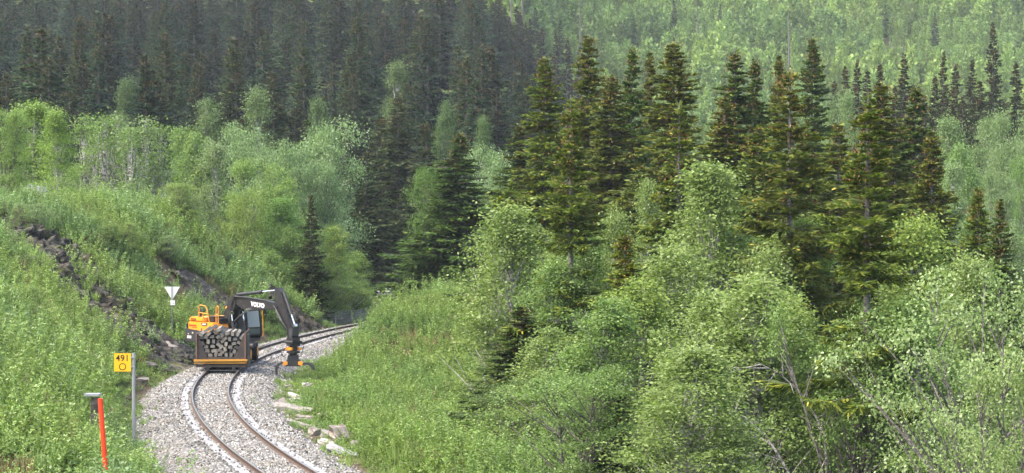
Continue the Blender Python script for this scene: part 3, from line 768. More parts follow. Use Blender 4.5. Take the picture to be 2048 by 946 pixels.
def broad_proto(seed, H=10.0, Rr=2.4, cb=0.18, ends=130, per=110, leaf=0.10, clump=0.42, trunks=1, mat=None, bark_m=None, shape=0.55, limb=0.035, tops=1):
    """trunk mesh with limbs, crown mesh of leaves gathered at the branch ends"""
    r = np.random.default_rng(seed); mat = mat or M['birch_leaf']; bark_m = bark_m or M['birch_bark']
    tubes = []; axes = []
    for k in range(trunks):
        a = r.uniform(0, 6.28); lean = np.array([np.cos(a), np.sin(a)]) * (0.10 + 0.10 * r.uniform()) * (Rr if trunks == 1 else Rr * 3.4)
        base = np.array([np.cos(a), np.sin(a)]) * (0.0 if trunks == 1 else 0.25)
        top = 0.97 if k == 0 else r.uniform(0.7, 0.93)
        u = np.linspace(0, 1, 9); ph = r.uniform(0, 6)
        pts = np.c_[base[0] + lean[0] * u ** 1.3 + 0.12 * Rr * 0.3 * np.sin(u * 5 + ph), base[1] + lean[1] * u ** 1.3 + 0.12 * Rr * 0.3 * np.cos(u * 4 + ph), u * H * top]
        axes.append(pts); tubes.append((pts, (0.0125 * H / trunks ** 0.4) * (1 - u) ** 0.75 + 0.012))
    # lobes give the uneven outline
    nl = r.integers(5, 8); lobes = [(r.uniform(0, 6.28), r.uniform(cb + 0.05, 0.95), r.uniform(0.8, 1.25)) for _ in range(nl)]
    C = []; E = []
    while len(E) < ends:
        t = cb + (1 - cb) * r.uniform() ** 0.9; v = (t - cb) / (1 - cb)
        prof = min(1, v / 0.30 + 0.15) ** 0.6 * max(0.0, 1 - v) ** (0.5 + 0.35 * (0.62 - shape) / 0.2) * 1.32 + 0.05
        az = r.uniform(0, 6.28)
        g = 0.62
        for la, lt, lg in lobes:
            g += (lg - 0.45) * 0.85 * math.exp(-((t - lt) / 0.13) ** 2) * max(0, math.cos(az - la)) ** 2
        rad = Rr * prof * g * r.uniform(0.12, 1.0) ** 0.6
        ax = axes[r.integers(len(axes))]
        cx_ = np.interp(t * H, ax[:, 2], ax[:, 0]); cy_ = np.interp(t * H, ax[:, 2], ax[:, 1])
        e = np.array([cx_ + math.cos(az) * rad, cy_ + math.sin(az) * rad, t * H]); E.append(e)
        # limb from the trunk to this end
        t0 = max(cb * 0.5, t - (0.08 + 0.30 * rad / Rr) * r.uniform(0.7, 1.3)); z0 = t0 * H
        s = np.array([np.interp(z0, ax[:, 2], ax[:, 0]), np.interp(z0, ax[:, 2], ax[:, 1]), z0])
        u = np.linspace(0, 1, 5); sag = r.normal(0, 0.06, 3) * rad
        pts = s + (e - s) * u[:, None] + np.outer(np.sin(np.pi * u), sag + np.array([0, 0, -0.06 * rad]))
        tubes.append((pts, limb * (0.4 + rad / Rr) * (1 - u) + 0.006))
    E = np.array(E)
    n = ends * per
    ci = np.repeat(np.arange(ends), per)
    size = clump * r.uniform(0.6, 1.35, ends)
    off = r.normal(size=(n, 3)) * size[ci][:, None] * np.array([1.0, 1.0, 0.62])
    # leaves also strung back along the twig
    c = E[ci] + off
    d = unit(off * np.array([1, 1, 0.5]) + r.normal(size=(n, 3)) * 0.5 + np.array([0, 0, -0.25])); w = unit(np.cross(d, r.normal(size=(n, 3)) * 0.7 + np.array([0, 0, 1.0])))
    ln = leaf * r.uniform(0.6, 1.35, n); tint = np.clip(r.normal(0.45, 0.2, n) + np.repeat(r.normal(0, 0.12, ends), per), 0, 1)
    crown = leaf_mesh('crown', c, d, w, ln, ln * r.uniform(0.5, 0.85, n), mat, tint)
    return tubes_mesh('trunk', tubes, bark_m, 5), crown, None

PH = {}
def proto(kind, i):
    key = (kind, i)
    if key in PH: return PH[key]
    sd_ = 1000 + i * 17
    if kind == 'spruce':       p = (spruce_proto(sd_, 20, 2.7, 0.03, 78, (5, 8), 32, 0.22, 0, 0.40, 0.12, 0.65), 20.0, 2.3)
    elif kind == 'spruce_near': p = (spruce_proto(sd_ + 5, 18, 3.0, 0.05, 80, (6, 9), 66, 0.15, 0.0, 0.45, 0.13, 0.65), 18.0, 2.1)
    elif kind == 'spruce_open': p = (spruce_proto(sd_ + 9, 18, 3.4, 0.10, 60, (5, 8), 80, 0.14, 0.45, 0.45, 0.13, 0.65), 18.0, 2.5)
    elif kind == 'spruce_stem': p = (spruce_proto(sd_ + 31, 18, 3.2, 0.36, 46, (5, 8), 120, 0.095, 0.62, 0.42, 0.13, 0.65), 18.0, 2.6)
    elif kind == 'spruce_far': p = (spruce_proto(sd_ + 13, 14, 1.6, 0.05, 50, (4, 7), 14, 0.36, 0, 0.25, 0, 0.5), 14.0, 1.5)
    elif kind == 'birch':      p = (broad_proto(sd_ + 2, 10, 2.2, 0.12, 160, 150, 0.105, 0.30), 10.0, 2.1)
    elif kind == 'birch_top':  p = (broad_proto(sd_ + 3, 11, 1.9, 0.12, 160, 150, 0.105, 0.29, shape=0.42), 11.0, 1.8)
    elif kind == 'willow':     p = (broad_proto(sd_ + 4, 9, 2.7, 0.06, 150, 150, 0.10, 0.32, 3, None, M['grey_bark'], 0.62), 9.0, 2.8)
    elif kind == 'dark_birch': p = (broad_proto(sd_ + 7, 9, 3.0, 0.16, 125, 130, 0.10, 0.33, 4, None, M['grey_bark'], 0.62, 0.045), 9.0, 3.1)
    elif kind == 'mid_birch':  p = (broad_proto(sd_ + 6, 11, 2.2, 0.10, 140, 140, 0.13, 0.34), 11.0, 2.1)
    elif kind == 'mid_willow': p = (broad_proto(sd_ + 8, 9, 3.0, 0.05, 170, 140, 0.125, 0.36, 3, None, M['grey_bark'], 0.6), 9.0, 3.1)
    elif kind == 'thin_birch': p = (broad_proto(sd_ + 11, 13, 1.0, 0.66, 46, 46, 0.14, 0.30, 1, None, None, 0.55, 0.03), 13.0, 1.35)
    PH[key] = p
    return p
COUNT = {}
def tree(kind, name, base, height, width, tint, label, cat, group=None, var=None, cone_tint=None, rz=None):
    i = COUNT.get(kind, 0); COUNT[kind] = i + 1
    nvar = {'spruce': 6, 'spruce_near': 4, 'spruce_open': 3, 'spruce_stem': 2, 'spruce_far': 3, 'birch': 5, 'birch_top': 3, 'willow': 4, 'dark_birch': 2, 'mid_birch': 4, 'mid_willow': 4, 'thin_birch': 4}[kind]
    (tr, cr, cn), H, Rr = proto(kind, i % nvar if var is None else var)
    root = empty(name, base, rng.uniform(0, 6.28) if rz is None else rz, label, cat, group)
    sz = height / H; sx = width / (2 * Rr)
    root.scale = (sx, sx, sz)
    link('trunk', tr, root)
    c = link('crown', cr, root); c.color = (*tint, 1)
    if cn is not None:
        k = link('cones', cn, root); k['kind'] = 'stuff'; k.color = (*(cone_tint or (1, 1, 1)), 1)
    return root

def at(px, top, D, wpx, kind, name, tint, label, cat, group=None, var=None, cone_tint=None, lift=0.0, rz=None):
    """a tree whose tip is seen at pixel (px, top) from distance D; wpx crown width in photo pixels"""
    p = P(px, top, D); zb = gz(p.x, D) - 0.1 + lift
    return tree(kind, name, (p.x, D, zb), p.z - zb, wpx * D / F, tint, label, cat, group, var, cone_tint, rz)

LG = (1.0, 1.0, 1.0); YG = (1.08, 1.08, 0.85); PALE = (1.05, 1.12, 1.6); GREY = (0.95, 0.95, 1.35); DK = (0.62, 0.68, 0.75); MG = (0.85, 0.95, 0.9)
NEAR_BROAD = [
    (1035, 420, 84, 215, 'birch', LG, 'rounded light green birch in front of the bare trunk, right hand wood'),
    (985, 500, 98, 75, 'birch', YG, 'slim yellow green birch at the very left edge of the right hand wood'),
    (1005, 302, 158, 105, 'mid_willow', PALE, 'silvery grey green willow between the embankment spruce and the right hand spruces'),
    (1235, 428, 90, 130, 'birch', LG, 'light green birch crown left of the golden little spruce'),
    (1292, 365, 104, 80, 'birch_top', LG, 'small pale green treetop poking up between two tall spruces'),
    (1440, 340, 84, 215, 'birch_top', LG, 'tallest pale birch in the right hand wood with a pointed tip'),
    (1330, 500, 76, 240, 'birch', LG, 'broad light green birch at the heart of the right hand wood'),
    (1190, 600, 68, 210, 'birch', MG, 'lower light green birch below the golden little spruce'),
    (1120, 530, 79, 170, 'birch', MG, 'mid green birch surrounding the lower part of the bare grey trunk'),
    (1615, 445, 82, 200, 'birch', YG, 'bright yellow green birch just left of the tall dark spruce'),
    (1855, 440, 80, 240, 'birch', YG, 'bright yellow green birch just right of the tall dark spruce'),
    (1500, 560, 64, 290, 'birch', LG, 'wide leafy birch above the leaning bare white branches'),
    (1690, 610, 60, 260, 'dark_birch', MG, 'birch with several dark stems at the foot of the tall dark spruce'),
    (1850, 600, 60, 250, 'birch', MG, 'mid green birch right of the tall dark spruce, under the bright one'),
    (1985, 545, 52, 330, 'dark_birch', (1.25, 1.22, 1.6), 'pale grey green tree with forked dark stems at the bottom right'),
    (1370, 700, 56, 260, 'birch', LG, 'leafy birch low down in front of the wood, left of the bare branches'),
    (1150, 740, 58, 210, 'willow', MG, 'bushy willow low down at the left front of the wood'),
    (1945, 440, 108, 90, 'birch_top', MG, 'slim mid green birch right of the dark spruces near the right edge'),
    (2030, 470, 100, 110, 'birch', GREY, 'dull green birch at the right edge above the pale forked tree'),
    (2020, 720, 44, 220, 'willow', (1.15, 1.12, 1.3), 'pale bush in the bottom right corner'),
    (1050, 600, 84, 170, 'birch', MG, 'mid green birch at the wood edge above the dark young spruce'),
    (1590, 600, 66, 190, 'birch', YG, 'yellow green birch low in front, left of the tall dark spruce stem'),
    (1100, 470, 92, 150, 'birch', LG, 'loose light green birch just left of the bare grey trunk'),
    (1180, 470, 88, 140, 'birch', MG, 'mid green birch just right of the bare grey trunk'),
    (1385, 430, 88, 160, 'birch', LG, 'pale birch against the left side of the tallest one'),
    (1500, 450, 86, 170, 'birch', MG, 'mid green birch against the right side of the tallest one'),
    (1560, 500, 78, 180, 'birch', LG, 'light birch below the bare brown spruce trunk'),
    (1280, 560, 72, 200, 'birch', YG, 'yellow green birch between the golden little spruce and the broad birch'),
    (1420, 590, 66, 230, 'birch', LG, 'light birch low in the heart of the wood'),
    (1790, 500, 84, 150, 'birch', LG, 'light birch seen through the branches of the large nearest spruce'),
    (1920, 520, 74, 190, 'birch', LG, 'light birch left of the pale forked tree'),
    (1790, 640, 64, 200, 'birch', LG, 'light green birch low before the large nearest spruce'),
    (1090, 660, 70, 180, 'birch', LG, 'light birch low at the left front of the wood'),
    (1010, 760, 72, 130, 'willow', DK, 'dark green bush at the foot of the wood next to the open grass'),
]
for px, top, D, w, kind, tint, lab in NEAR_BROAD:
    nm = 'willow_tree' if 'willow' in kind else 'birch_tree'
    if 'bush' in lab: nm = 'leafy_bush'
    at(px, top, D, w * 1.3, kind, nm, tint, lab, {'willow_tree': 'willow', 'birch_tree': 'birch', 'leafy_bush': 'bush'}[nm], 'broadleaf trees of the right hand wood')

OL = (2.85, 2.85, 1.2); BR = (2.75, 2.5, 1.15); GN = (1.9, 2.5, 1.3); DG = (1.8, 2.1, 1.3); GOLD = (3.2, 3.1, 0.95)
NEAR_SPRUCE = [
    (1142, 190, 79, 200, 'spruce_stem', OL, 'tall spruce with a bare grey trunk at the left of the right hand wood'),
    (1090, 112, 118, 130, 'spruce_near', OL, 'rounded olive spruce at the left end of the tall spruce row'),
    (1180, 66, 128, 130, 'spruce_near', BR, 'tall brownish spruce topping the left end of the spruce row against light hillside'),
    (1265, 88, 128, 100, 'spruce_near', GN, 'narrow greenest spruce of the row, second from the left tip'),
    (1300, 100, 134, 80, 'spruce_near', BR, 'brown slender spruce right behind the narrow greenest one'),
    (1348, 82, 114, 170, 'spruce_near', BR, 'tall spruce with a slim brown pointed tip in the middle of the row'),
    (1470, 96, 122, 140, 'spruce_near', DG, 'dark green pointed spruce, left one of a close pair'),
    (1508, 112, 125, 100, 'spruce_near', DG, 'dark green pointed spruce, right one of a close pair'),
    (1555, 106, 130, 90, 'spruce_near', BR, 'brownish narrow spruce between the dark pair and the orange topped one'),
    (1585, 138, 80, 250, 'spruce_stem', BR, 'orange topped spruce with a bare brown trunk among the birches'),
    (1626, 72, 140, 100, 'spruce_near', DG, 'slender tall spruce with a flat tuft at its tip'),
    (1738, 182, 61, 280, 'spruce_stem', OL, 'large nearest spruce with drooping branches and a trunk seen down to the bottom'),
    (1768, 160, 104, 170, 'spruce_near', BR, 'orange brown spruce right behind the large nearest spruce'),
    (1832, 165, 114, 130, 'spruce_near', DG, 'dull green spruce right of the orange brown one'),
    (1862, 258, 98, 140, 'spruce_near', BR, 'golden brown spruce sloping down at the right end of the row'),
    (1955, 372, 88, 110, 'spruce_near', OL, 'small olive spruce near the right edge'),
    (1998, 392, 84, 95, 'spruce_near', DG, 'small dark spruce nearest the right edge'),
    (1245, 462, 74, 150, 'spruce_near', GOLD, 'small golden tipped spruce amid light green birches'),
    (1440, 190, 110, 170, 'spruce_near', BR, 'broad brown spruce behind the tallest pale birch'),
    (1360, 200, 88, 190, 'spruce_open', OL, 'olive spruce with a grey trunk, in front of the slim brown tip'),
    (1222, 150, 122, 150, 'spruce_near', BR, 'rusty spruce between the bare trunk tree and the narrow green one'),
    (1040, 245, 124, 120, 'spruce_near', DG, 'dark ragged spruce at the left shoulder of the spruce row'),
    (918, 262, 147, 135, 'spruce_near', (1.7, 2.2, 1.2), 'lone dark green spruce standing by the meadow end beyond the track'),
    (1050, 610, 78, 160, 'spruce_near', (1.6, 1.9, 1.1), 'dark young spruce low at the left foot of the right hand wood'),
    (1515, 250, 104, 150, 'spruce_near', OL, 'olive spruce below the dark pointed pair'),
    (1680, 240, 108, 150, 'spruce_near', OL, 'ragged olive spruce left of the large nearest spruce'),
    (1215, 740, 60, 120, 'spruce_near', (1.3, 1.3, 0.8), 'young yellowish spruce under the low birch at the front of the wood'),
]
for px, top, D, w, kind, tint, lab in NEAR_SPRUCE:
    at(px, top, D, w * (1.45 if kind == 'spruce_near' else 1.25), kind, 'spruce_tree', tint, lab, 'spruce', 'spruces of the right hand wood', None, (1.15, 1.05, 0.7))

# broadleaf trees around the far end of the cutting
MID = [
    (872, 335, 148, 125, 'mid_willow', (0.52, 0.66, 0.5), 'narrow leafy green tree pressed against the lone spruce by the meadow end'),
    (8, 222, 120, 110, 'mid_willow', (1.0, 1.08, 1.0), 'bright green tree cut off by the left edge of the picture'),
    (72, 208, 142, 170, 'mid_birch', (0.95, 1.05, 0.85), 'broad dull green tree second from the left edge'),
    (112, 225, 138, 90, 'mid_birch', (1.0, 1.1, 0.8), 'narrower green tree beside the pale thin birches'),
    (172, 235, 150, 90, 'thin_birch', MG, 'leftmost thin birch with white trunk above the bank'),
    (205, 232, 148, 90, 'thin_birch', MG, 'second thin white trunked birch from the left'),
    (232, 228, 152, 80, 'thin_birch', GREY, 'tallest thin white trunked birch of the clump'),
    (262, 250, 147, 90, 'thin_birch', MG, 'thin white trunked birch right of the tallest'),
    (292, 240, 150, 90, 'thin_birch', GREY, 'thin birch with a curved pale trunk in the middle of the clump'),
    (190, 250, 156, 90, 'thin_birch', GREY, 'thin birch behind the second white trunk'),
    (322, 250, 152, 100, 'thin_birch', MG, 'thin birch with a fuller crown right of the curved trunk'),
    (365, 262, 168, 110, 'mid_birch', MG, 'soft green birch right of the thin white trunks'),
    (398, 270, 160, 120, 'mid_birch', MG, 'hazy green birch left of the silvery willow'),
    (440, 290, 158, 110, 'mid_birch', GREY, 'thin grey green birch left of the bright round tree'),
    (505, 262, 172, 150, 'mid_willow', PALE, 'smaller silvery willow under the dark forest'),
    (618, 250, 172, 195, 'mid_willow', PALE, 'large round silvery willow under the dark forest'),
    (565, 285, 168, 150, 'mid_willow', PALE, 'middle silvery willow between the small and the large one'),
    (660, 330, 170, 120, 'mid_willow', PALE, 'silvery willow at the right side of the large one'),
    (508, 332, 154, 165, 'mid_willow', (1.0, 1.1, 0.95), 'bright green rounded tree above the bank behind the excavator'),
    (470, 390, 148, 110, 'mid_willow', (1.1, 1.1, 0.9), 'bright green bush at the bank top left of the rounded tree'),
    (560, 400, 150, 120, 'mid_birch', (0.75, 0.95, 0.8), 'darker green tree right of the bright rounded one'),
    (605, 455, 150, 120, 'mid_willow', MG, 'green tree beside the small dark spruce'),
    (678, 455, 154, 95, 'mid_birch', (1.15, 1.15, 1.0), 'pale green slim tree right of the small dark spruce'),
    (650, 530, 150, 100, 'mid_willow', MG, 'bushy tree above the wire fence at the far track'),
    (700, 505, 160, 80, 'mid_willow', (0.95, 1.05, 0.85), 'outermost green tree left of the white guard rail'),
    (560, 500, 146, 90, 'mid_willow', MG, 'bushy tree at the top of the wire fence on the bank'),
    (705, 560, 156, 90, 'mid_willow', MG, 'low bush behind the end of the wire fence'),
    (600, 560, 149, 80, 'mid_willow', MG, 'low green bush above the rock right of the excavator'),
    (724, 575, 166, 45, 'mid_willow', MG, 'little bush just left of the white guard rail'),
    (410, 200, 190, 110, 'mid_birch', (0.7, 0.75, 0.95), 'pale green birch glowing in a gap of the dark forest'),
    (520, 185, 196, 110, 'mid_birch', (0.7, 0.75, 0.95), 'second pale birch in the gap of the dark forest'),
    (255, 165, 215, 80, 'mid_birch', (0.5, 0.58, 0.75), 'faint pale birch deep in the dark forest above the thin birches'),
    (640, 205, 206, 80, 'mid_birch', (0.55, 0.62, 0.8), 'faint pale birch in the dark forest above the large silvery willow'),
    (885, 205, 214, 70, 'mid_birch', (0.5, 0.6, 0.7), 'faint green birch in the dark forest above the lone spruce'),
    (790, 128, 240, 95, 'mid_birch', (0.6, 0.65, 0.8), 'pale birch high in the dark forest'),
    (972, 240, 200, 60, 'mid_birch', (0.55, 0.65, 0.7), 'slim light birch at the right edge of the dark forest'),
]
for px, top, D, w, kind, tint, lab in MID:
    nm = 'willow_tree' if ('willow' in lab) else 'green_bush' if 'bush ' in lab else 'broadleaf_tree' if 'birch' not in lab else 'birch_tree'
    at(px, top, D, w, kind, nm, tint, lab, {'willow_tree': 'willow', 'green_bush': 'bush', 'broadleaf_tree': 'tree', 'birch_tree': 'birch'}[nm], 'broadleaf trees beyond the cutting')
for px, py, hh, w, tint, lab in ((75, 395, 3.0, 3.4, LG, 'leafy bush on the bank top beside the wire fence at the left edge'),
        (370, 450, 3.0, 3.4, LG, 'bush at the bank edge left of the bright rounded tree'), (60, 470, 1.9, 2.4, GREY, 'grey green bush above the upper end of the long rock face'),
        (30, 640, 1.7, 2.2, LG, 'low bush on the left bank at the left edge'), (110, 720, 1.5, 2.0, YG, 'low yellow green bush on the bank left of the number sign'), (240, 500, 1.8, 2.4, LG, 'small bush on the slope above the long rock face'), (330, 520, 1.7, 2.2, GREY, 'grey green bush on the slope above the triangle sign')):
    q_ = hit(px, py); tree('mid_willow' if hh > 2 else 'willow', 'leafy_bush', (q_.x, q_.y, q_.z - 0.2), hh, w, tint, lab, 'bush', 'bushes on the left bank')
at(622, 388, 147, 75, 'spruce', 'spruce_tree', (1.1, 1.15, 1.0), 'small dark spruce among the green trees behind the excavator', 'spruce')

# grove at the far right
GROVE = [(1905, 240, 200, 110), (1965, 238, 205, 110), (2030, 240, 200, 120), (1930, 290, 185, 110), (2000, 285, 190, 110), (2045, 310, 180, 100), (1900, 330, 180, 90), (2080, 270, 195, 110), (1985, 350, 170, 90), (1690, 190, 190, 60), (1660, 200, 200, 60)]
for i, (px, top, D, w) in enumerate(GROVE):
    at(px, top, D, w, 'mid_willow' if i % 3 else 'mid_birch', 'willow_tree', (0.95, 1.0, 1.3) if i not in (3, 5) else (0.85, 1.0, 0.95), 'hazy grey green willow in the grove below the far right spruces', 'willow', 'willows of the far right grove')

# the dark spruce forest
FR = [(800, 185, 205, 'big dark spruce whose branches hang down to the white guard rail'), (735, 300, 195, 'brown narrow spruce right of the silvery willows'), (690, 350, 200, 'slim brown spruce between the silvery willow and the big dark spruce'),
      (468, 72, 235, 'dark spruce standing out between two pale birches'), (605, 95, 240, 'dark full spruce right above the silvery willows'), (330, 60, 245, 'broad dark spruce above the thin white birches'),
      (935, 110, 225, 'tall dark spruce at the right end of the hillside forest'), (850, 240, 200, 'dark spruce right of the big one above the meadow end'), (760, 230, 215, 'dark spruce behind the brown narrow one'), (160, 30, 255, 'tall dark spruce above the dull green trees on the left'),
      (700, 110, 250, 'tall dark spruce in the middle of the forest edge'), (545, 140, 222, 'brownish spruce just right of the second pale birch')]
placed = []
for px, top, D, lab in FR:
    p = P(px, top, D); placed.append((p.x, D))
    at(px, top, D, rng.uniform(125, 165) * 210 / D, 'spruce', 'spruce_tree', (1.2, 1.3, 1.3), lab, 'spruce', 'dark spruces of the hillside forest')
for i, (px, top, D) in enumerate([(960, -8, 470), (985, 4, 472), (1003, -6, 482), (1034, 10, 480), (1060, 36, 480), (1018, 32, 466), (1050, 44, 470), (1085, 52, 476), (1110, 62, 476), (1135, 74, 470), (1160, 92, 468), (1010, 14, 476), (1042, 24, 474)]):
    p = P(px, top, D); placed.append((p.x, D))
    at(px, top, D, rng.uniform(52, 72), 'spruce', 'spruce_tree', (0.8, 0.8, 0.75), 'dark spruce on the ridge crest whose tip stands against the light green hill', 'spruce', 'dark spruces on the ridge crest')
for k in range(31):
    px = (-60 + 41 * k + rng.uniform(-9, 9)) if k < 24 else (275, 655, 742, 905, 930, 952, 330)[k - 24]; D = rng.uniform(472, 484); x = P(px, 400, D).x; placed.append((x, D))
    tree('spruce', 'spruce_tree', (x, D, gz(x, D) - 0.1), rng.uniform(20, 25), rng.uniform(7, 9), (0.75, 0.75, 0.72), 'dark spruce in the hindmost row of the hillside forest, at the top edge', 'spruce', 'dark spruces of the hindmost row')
nf = 0; tries = 0
while nf < 240 and tries < 30000:
    tries += 1
    px = rng.uniform(-120, 1160) if nf > 50 else rng.uniform(-100, 940); D = rng.uniform(200, 470) if rng.uniform() < 0.8 else rng.uniform(188, 300)
    if nf <= 50: D = rng.uniform(415, 475)
    if px > 1000 and D < 240 and rng.uniform() < 0.6: continue
    if 380 < px < 560 and D < 205: continue
    p = P(px, 400, D); x = p.x; zb = gz(x, D)
    if any((x - a) ** 2 + (D - b) ** 2 < (3.6 if D < 260 else 4.3) ** 2 for a, b in placed): continue
    h = rng.uniform(14, 24) * (1 - 0.25 * max(0, min(1, (px - 900) / 250)))
    top = HOR - (zb + h - CAMZ) * F / D
    if top < -330: continue
    lim = np.interp(px, [-200, 930, 1000, 1060, 1130, 1190], [-400, -400, 10, 50, 95, 110])
    if top < lim: h -= (lim - top) * D / F
    if h < 9: continue
    placed.append((x, D)); nf += 1
    lab, g = ('dark spruce of the hillside forest above the pale thin birches on the left', 'dark spruces of the hillside forest, left') if px < 420 else \
             ('dark spruce of the hillside forest above the excavator and the silvery willows', 'dark spruces of the hillside forest, middle') if px < 800 else \
             ('dark spruce of the hillside forest towards its edge against the light green hill', 'dark spruces of the hillside forest, right')
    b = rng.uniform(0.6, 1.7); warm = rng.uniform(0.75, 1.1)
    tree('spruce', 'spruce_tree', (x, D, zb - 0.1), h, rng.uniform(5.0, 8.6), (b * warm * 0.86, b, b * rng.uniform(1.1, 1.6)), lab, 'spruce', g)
# far right spruces
for i, (px, top, D) in enumerate([(1690, 128, 232), (1715, 118, 240), (1735, 140, 236), (1760, 125, 245), (1812, 105, 238), (1668, 160, 236), (1890, 100, 250), (1912, 125, 244), (1945, 118, 250), (1870, 150, 235), (1985, 45, 268), (2032, 120, 240), (2060, 90, 250), (1850, 190, 228), (1960, 160, 236), (1790, 170, 230), (1925, 190, 225)]):
    at(px, top, D, rng.uniform(70, 100), 'spruce', 'spruce_tree', (1.0, 0.95, 1.0), 'tallest dark spruce at the far right, high above its group' if px == 1985 else 'dark spruce in the hazy group below the light hill at the far right', 'spruce', 'hazy dark spruces at the far right')
# single conifers and dead trunks on the light hill
for i, (px, top, D, h, lab) in enumerate([(1347, 0, 640, 15, 'thin dark conifer on the light hill above the slim brown tip'), (1440, 8, 660, 14, 'small dark conifer with bare stem on the light hill'), (1625, 66, 560, 13, 'flat topped dark conifer on the light hill above the orange topped spruce'), (1070, 15, 560, 12, 'dark conifer on the light hill right of the twin poles'),
                                      (1120, 40, 540, 12, 'short dark conifer on the light hill behind the ridge spruces'), (1870, 25, 640, 14, 'dark conifer on the light hill right of the brown clearing'), (1580, 20, 700, 12, 'dark conifer high on the light hill left of the brown clearing')]):
    p = P(px, top, D); zb = gz(p.x, D)
    tree('spruce_far', 'conifer_tree', (p.x, D, p.z - h), h, 4.2, (1.3, 1.35, 1.3), lab, 'conifer', 'single conifers on the light hill')
# the light green birch wood on the far hill (one mass)
def far_wood():
    protos = []
    for i in range(6):
        r = np.random.default_rng(300 + i); n = 420; v = r.uniform(0.02, 1, n); prof = 0.14 + 0.9 * np.sin(np.pi * np.clip(v ** 0.62, 0, 1)) ** 0.8
        az = r.uniform(0, 6.28, n); rad = 1.35 * prof * r.uniform(0.3, 1, n) ** 0.5 * r.uniform(0.8, 1.2)
        c = np.c_[np.cos(az) * rad, np.sin(az) * rad, v * 8.0]; d = unit(np.c_[np.cos(az), np.sin(az), r.normal(0.5, 0.6, n)]); w = unit(np.cross(d, r.normal(size=(n, 3)) + np.array([0, 0, 0.8])))
        ln = r.uniform(0.45, 0.95, n)
        protos.append(leaf_mesh('far_tree', c, d, w, ln, ln * 0.55, M['far_leaf'], np.clip(r.normal(0.5, 0.25, n), 0, 1)))
    n = 26000
    D = 470 + 640 * rng.uniform(size=n) ** 0.8; px = rng.uniform(880, 2350, n); x = (px - CX) / F * D
    k = (rng.uniform(size=n) > clearing_mask(x, D) * 1.6); k &= (D > 500) | (px > 1050)
    x, D = x[k], D[k]; n = len(x); z = terrain(x, D)
    s = rng.uniform(0.45, 1.35, n) * (0.55 + 0.9 * vnoise(x * 0.05, D * 0.05, 5))
    scatter('far_birch_wood', np.c_[x, D, z - 0.2], np.c_[rng.normal(0, 0.06, (n, 2)), rng.uniform(0, 6.28, n)], np.c_[s, s, s * rng.uniform(1.0, 1.6, n)], rng.integers(0, 6, n), protos)
    # bushes between the dark forest, the grove and the hill
    n = 5000; D = rng.uniform(185, 480, n); px = rng.uniform(1000, 2300, n); x = (px - CX) / F * D
    k = D > np.where(px < 1180, 300, 190); x, D = x[k], D[k]; n = len(x); s = rng.uniform(0.25, 0.7, n)
    n2 = 5200; y2 = rng.uniform(35, 200, n2); x2 = rng.uniform(6, 95, n2) + 0.1 * y2; px2 = CX + F * x2 / y2
    k2 = px2 > 1250; x = np.r_[x, x2[k2]]; D = np.r_[D, y2[k2]]; s = np.r_[s, rng.uniform(0.12, 0.42, k2.sum())]; n = len(x)
    scatter('valley_thicket', np.c_[x, D, terrain(x, D) - 0.2], np.c_[rng.normal(0, 0.06, (n, 2)), rng.uniform(0, 6.28, n)], np.c_[s * 1.3, s * 1.3, s], rng.integers(0, 6, n), protos)
far_wood()

# leaning bare birch and dead trunks
def dead_birch(base, pts, label):
    root = empty('dead_birch', base, 0, label, 'dead tree', 'bare leaning birches in the right hand wood')
    r = np.random.default_rng(int(abs(base[0] * 10)))
    tub = [(np.array(pts), np.linspace(0.055, 0.012, len(pts)))]; br = []
    for i in range(1, len(pts)):
        for k in range(3):
            p = np.array(pts[i - 1]) * (1 - (k + 0.5) / 3) + np.array(pts[i]) * ((k + 0.5) / 3); d = unit((np.array(pts[i]) - np.array(pts[i - 1]))[None])[0] * 0.7 + r.normal(0, 0.55, 3)
            u = np.linspace(0, 1, 4)[:, None]; br.append((p + d * u * r.uniform(0.5, 1.3) + np.array([0, 0, -0.12]) * u ** 2, np.linspace(0.022, 0.006, 4)))
    link('trunk', tubes_mesh('trunk', tub, M['dead_bark'], 7), root); [link('branch', tubes_mesh('branch', [q], M['dead_bark'], 5), root) for q in br]
def pix_path(pix, D): return [P(a, b, D + c) for a, b, c in pix]
for pix, D, lab in (([(1650, 870, 0), (1630, 830, 0.2), (1600, 785, 0.3), (1560, 748, 0.1), (1515, 725, -0.2)], 60.5, 'grey white bare birch leaning left across the bottom of the wood'),
                    ([(1585, 960, 0), (1560, 915, 0.1), (1530, 870, 0.2), (1490, 835, 0.3), (1450, 815, 0.1)], 58.5, 'lower bare birch leaning left at the bottom edge'),
                    ([(1640, 870, 0), (1652, 820, 0.1), (1660, 770, 0.2)], 61.5, 'short upright white birch stump beside the leaning one')):
    w = pix_path(pix, D); b = w[0]; zb = gz(b.x, b.y)
    pts = [(0.25, 0.2, zb - b.z - 0.2)] + [tuple(q - b) for q in w]
    dead_birch(tuple(b), pts, lab)
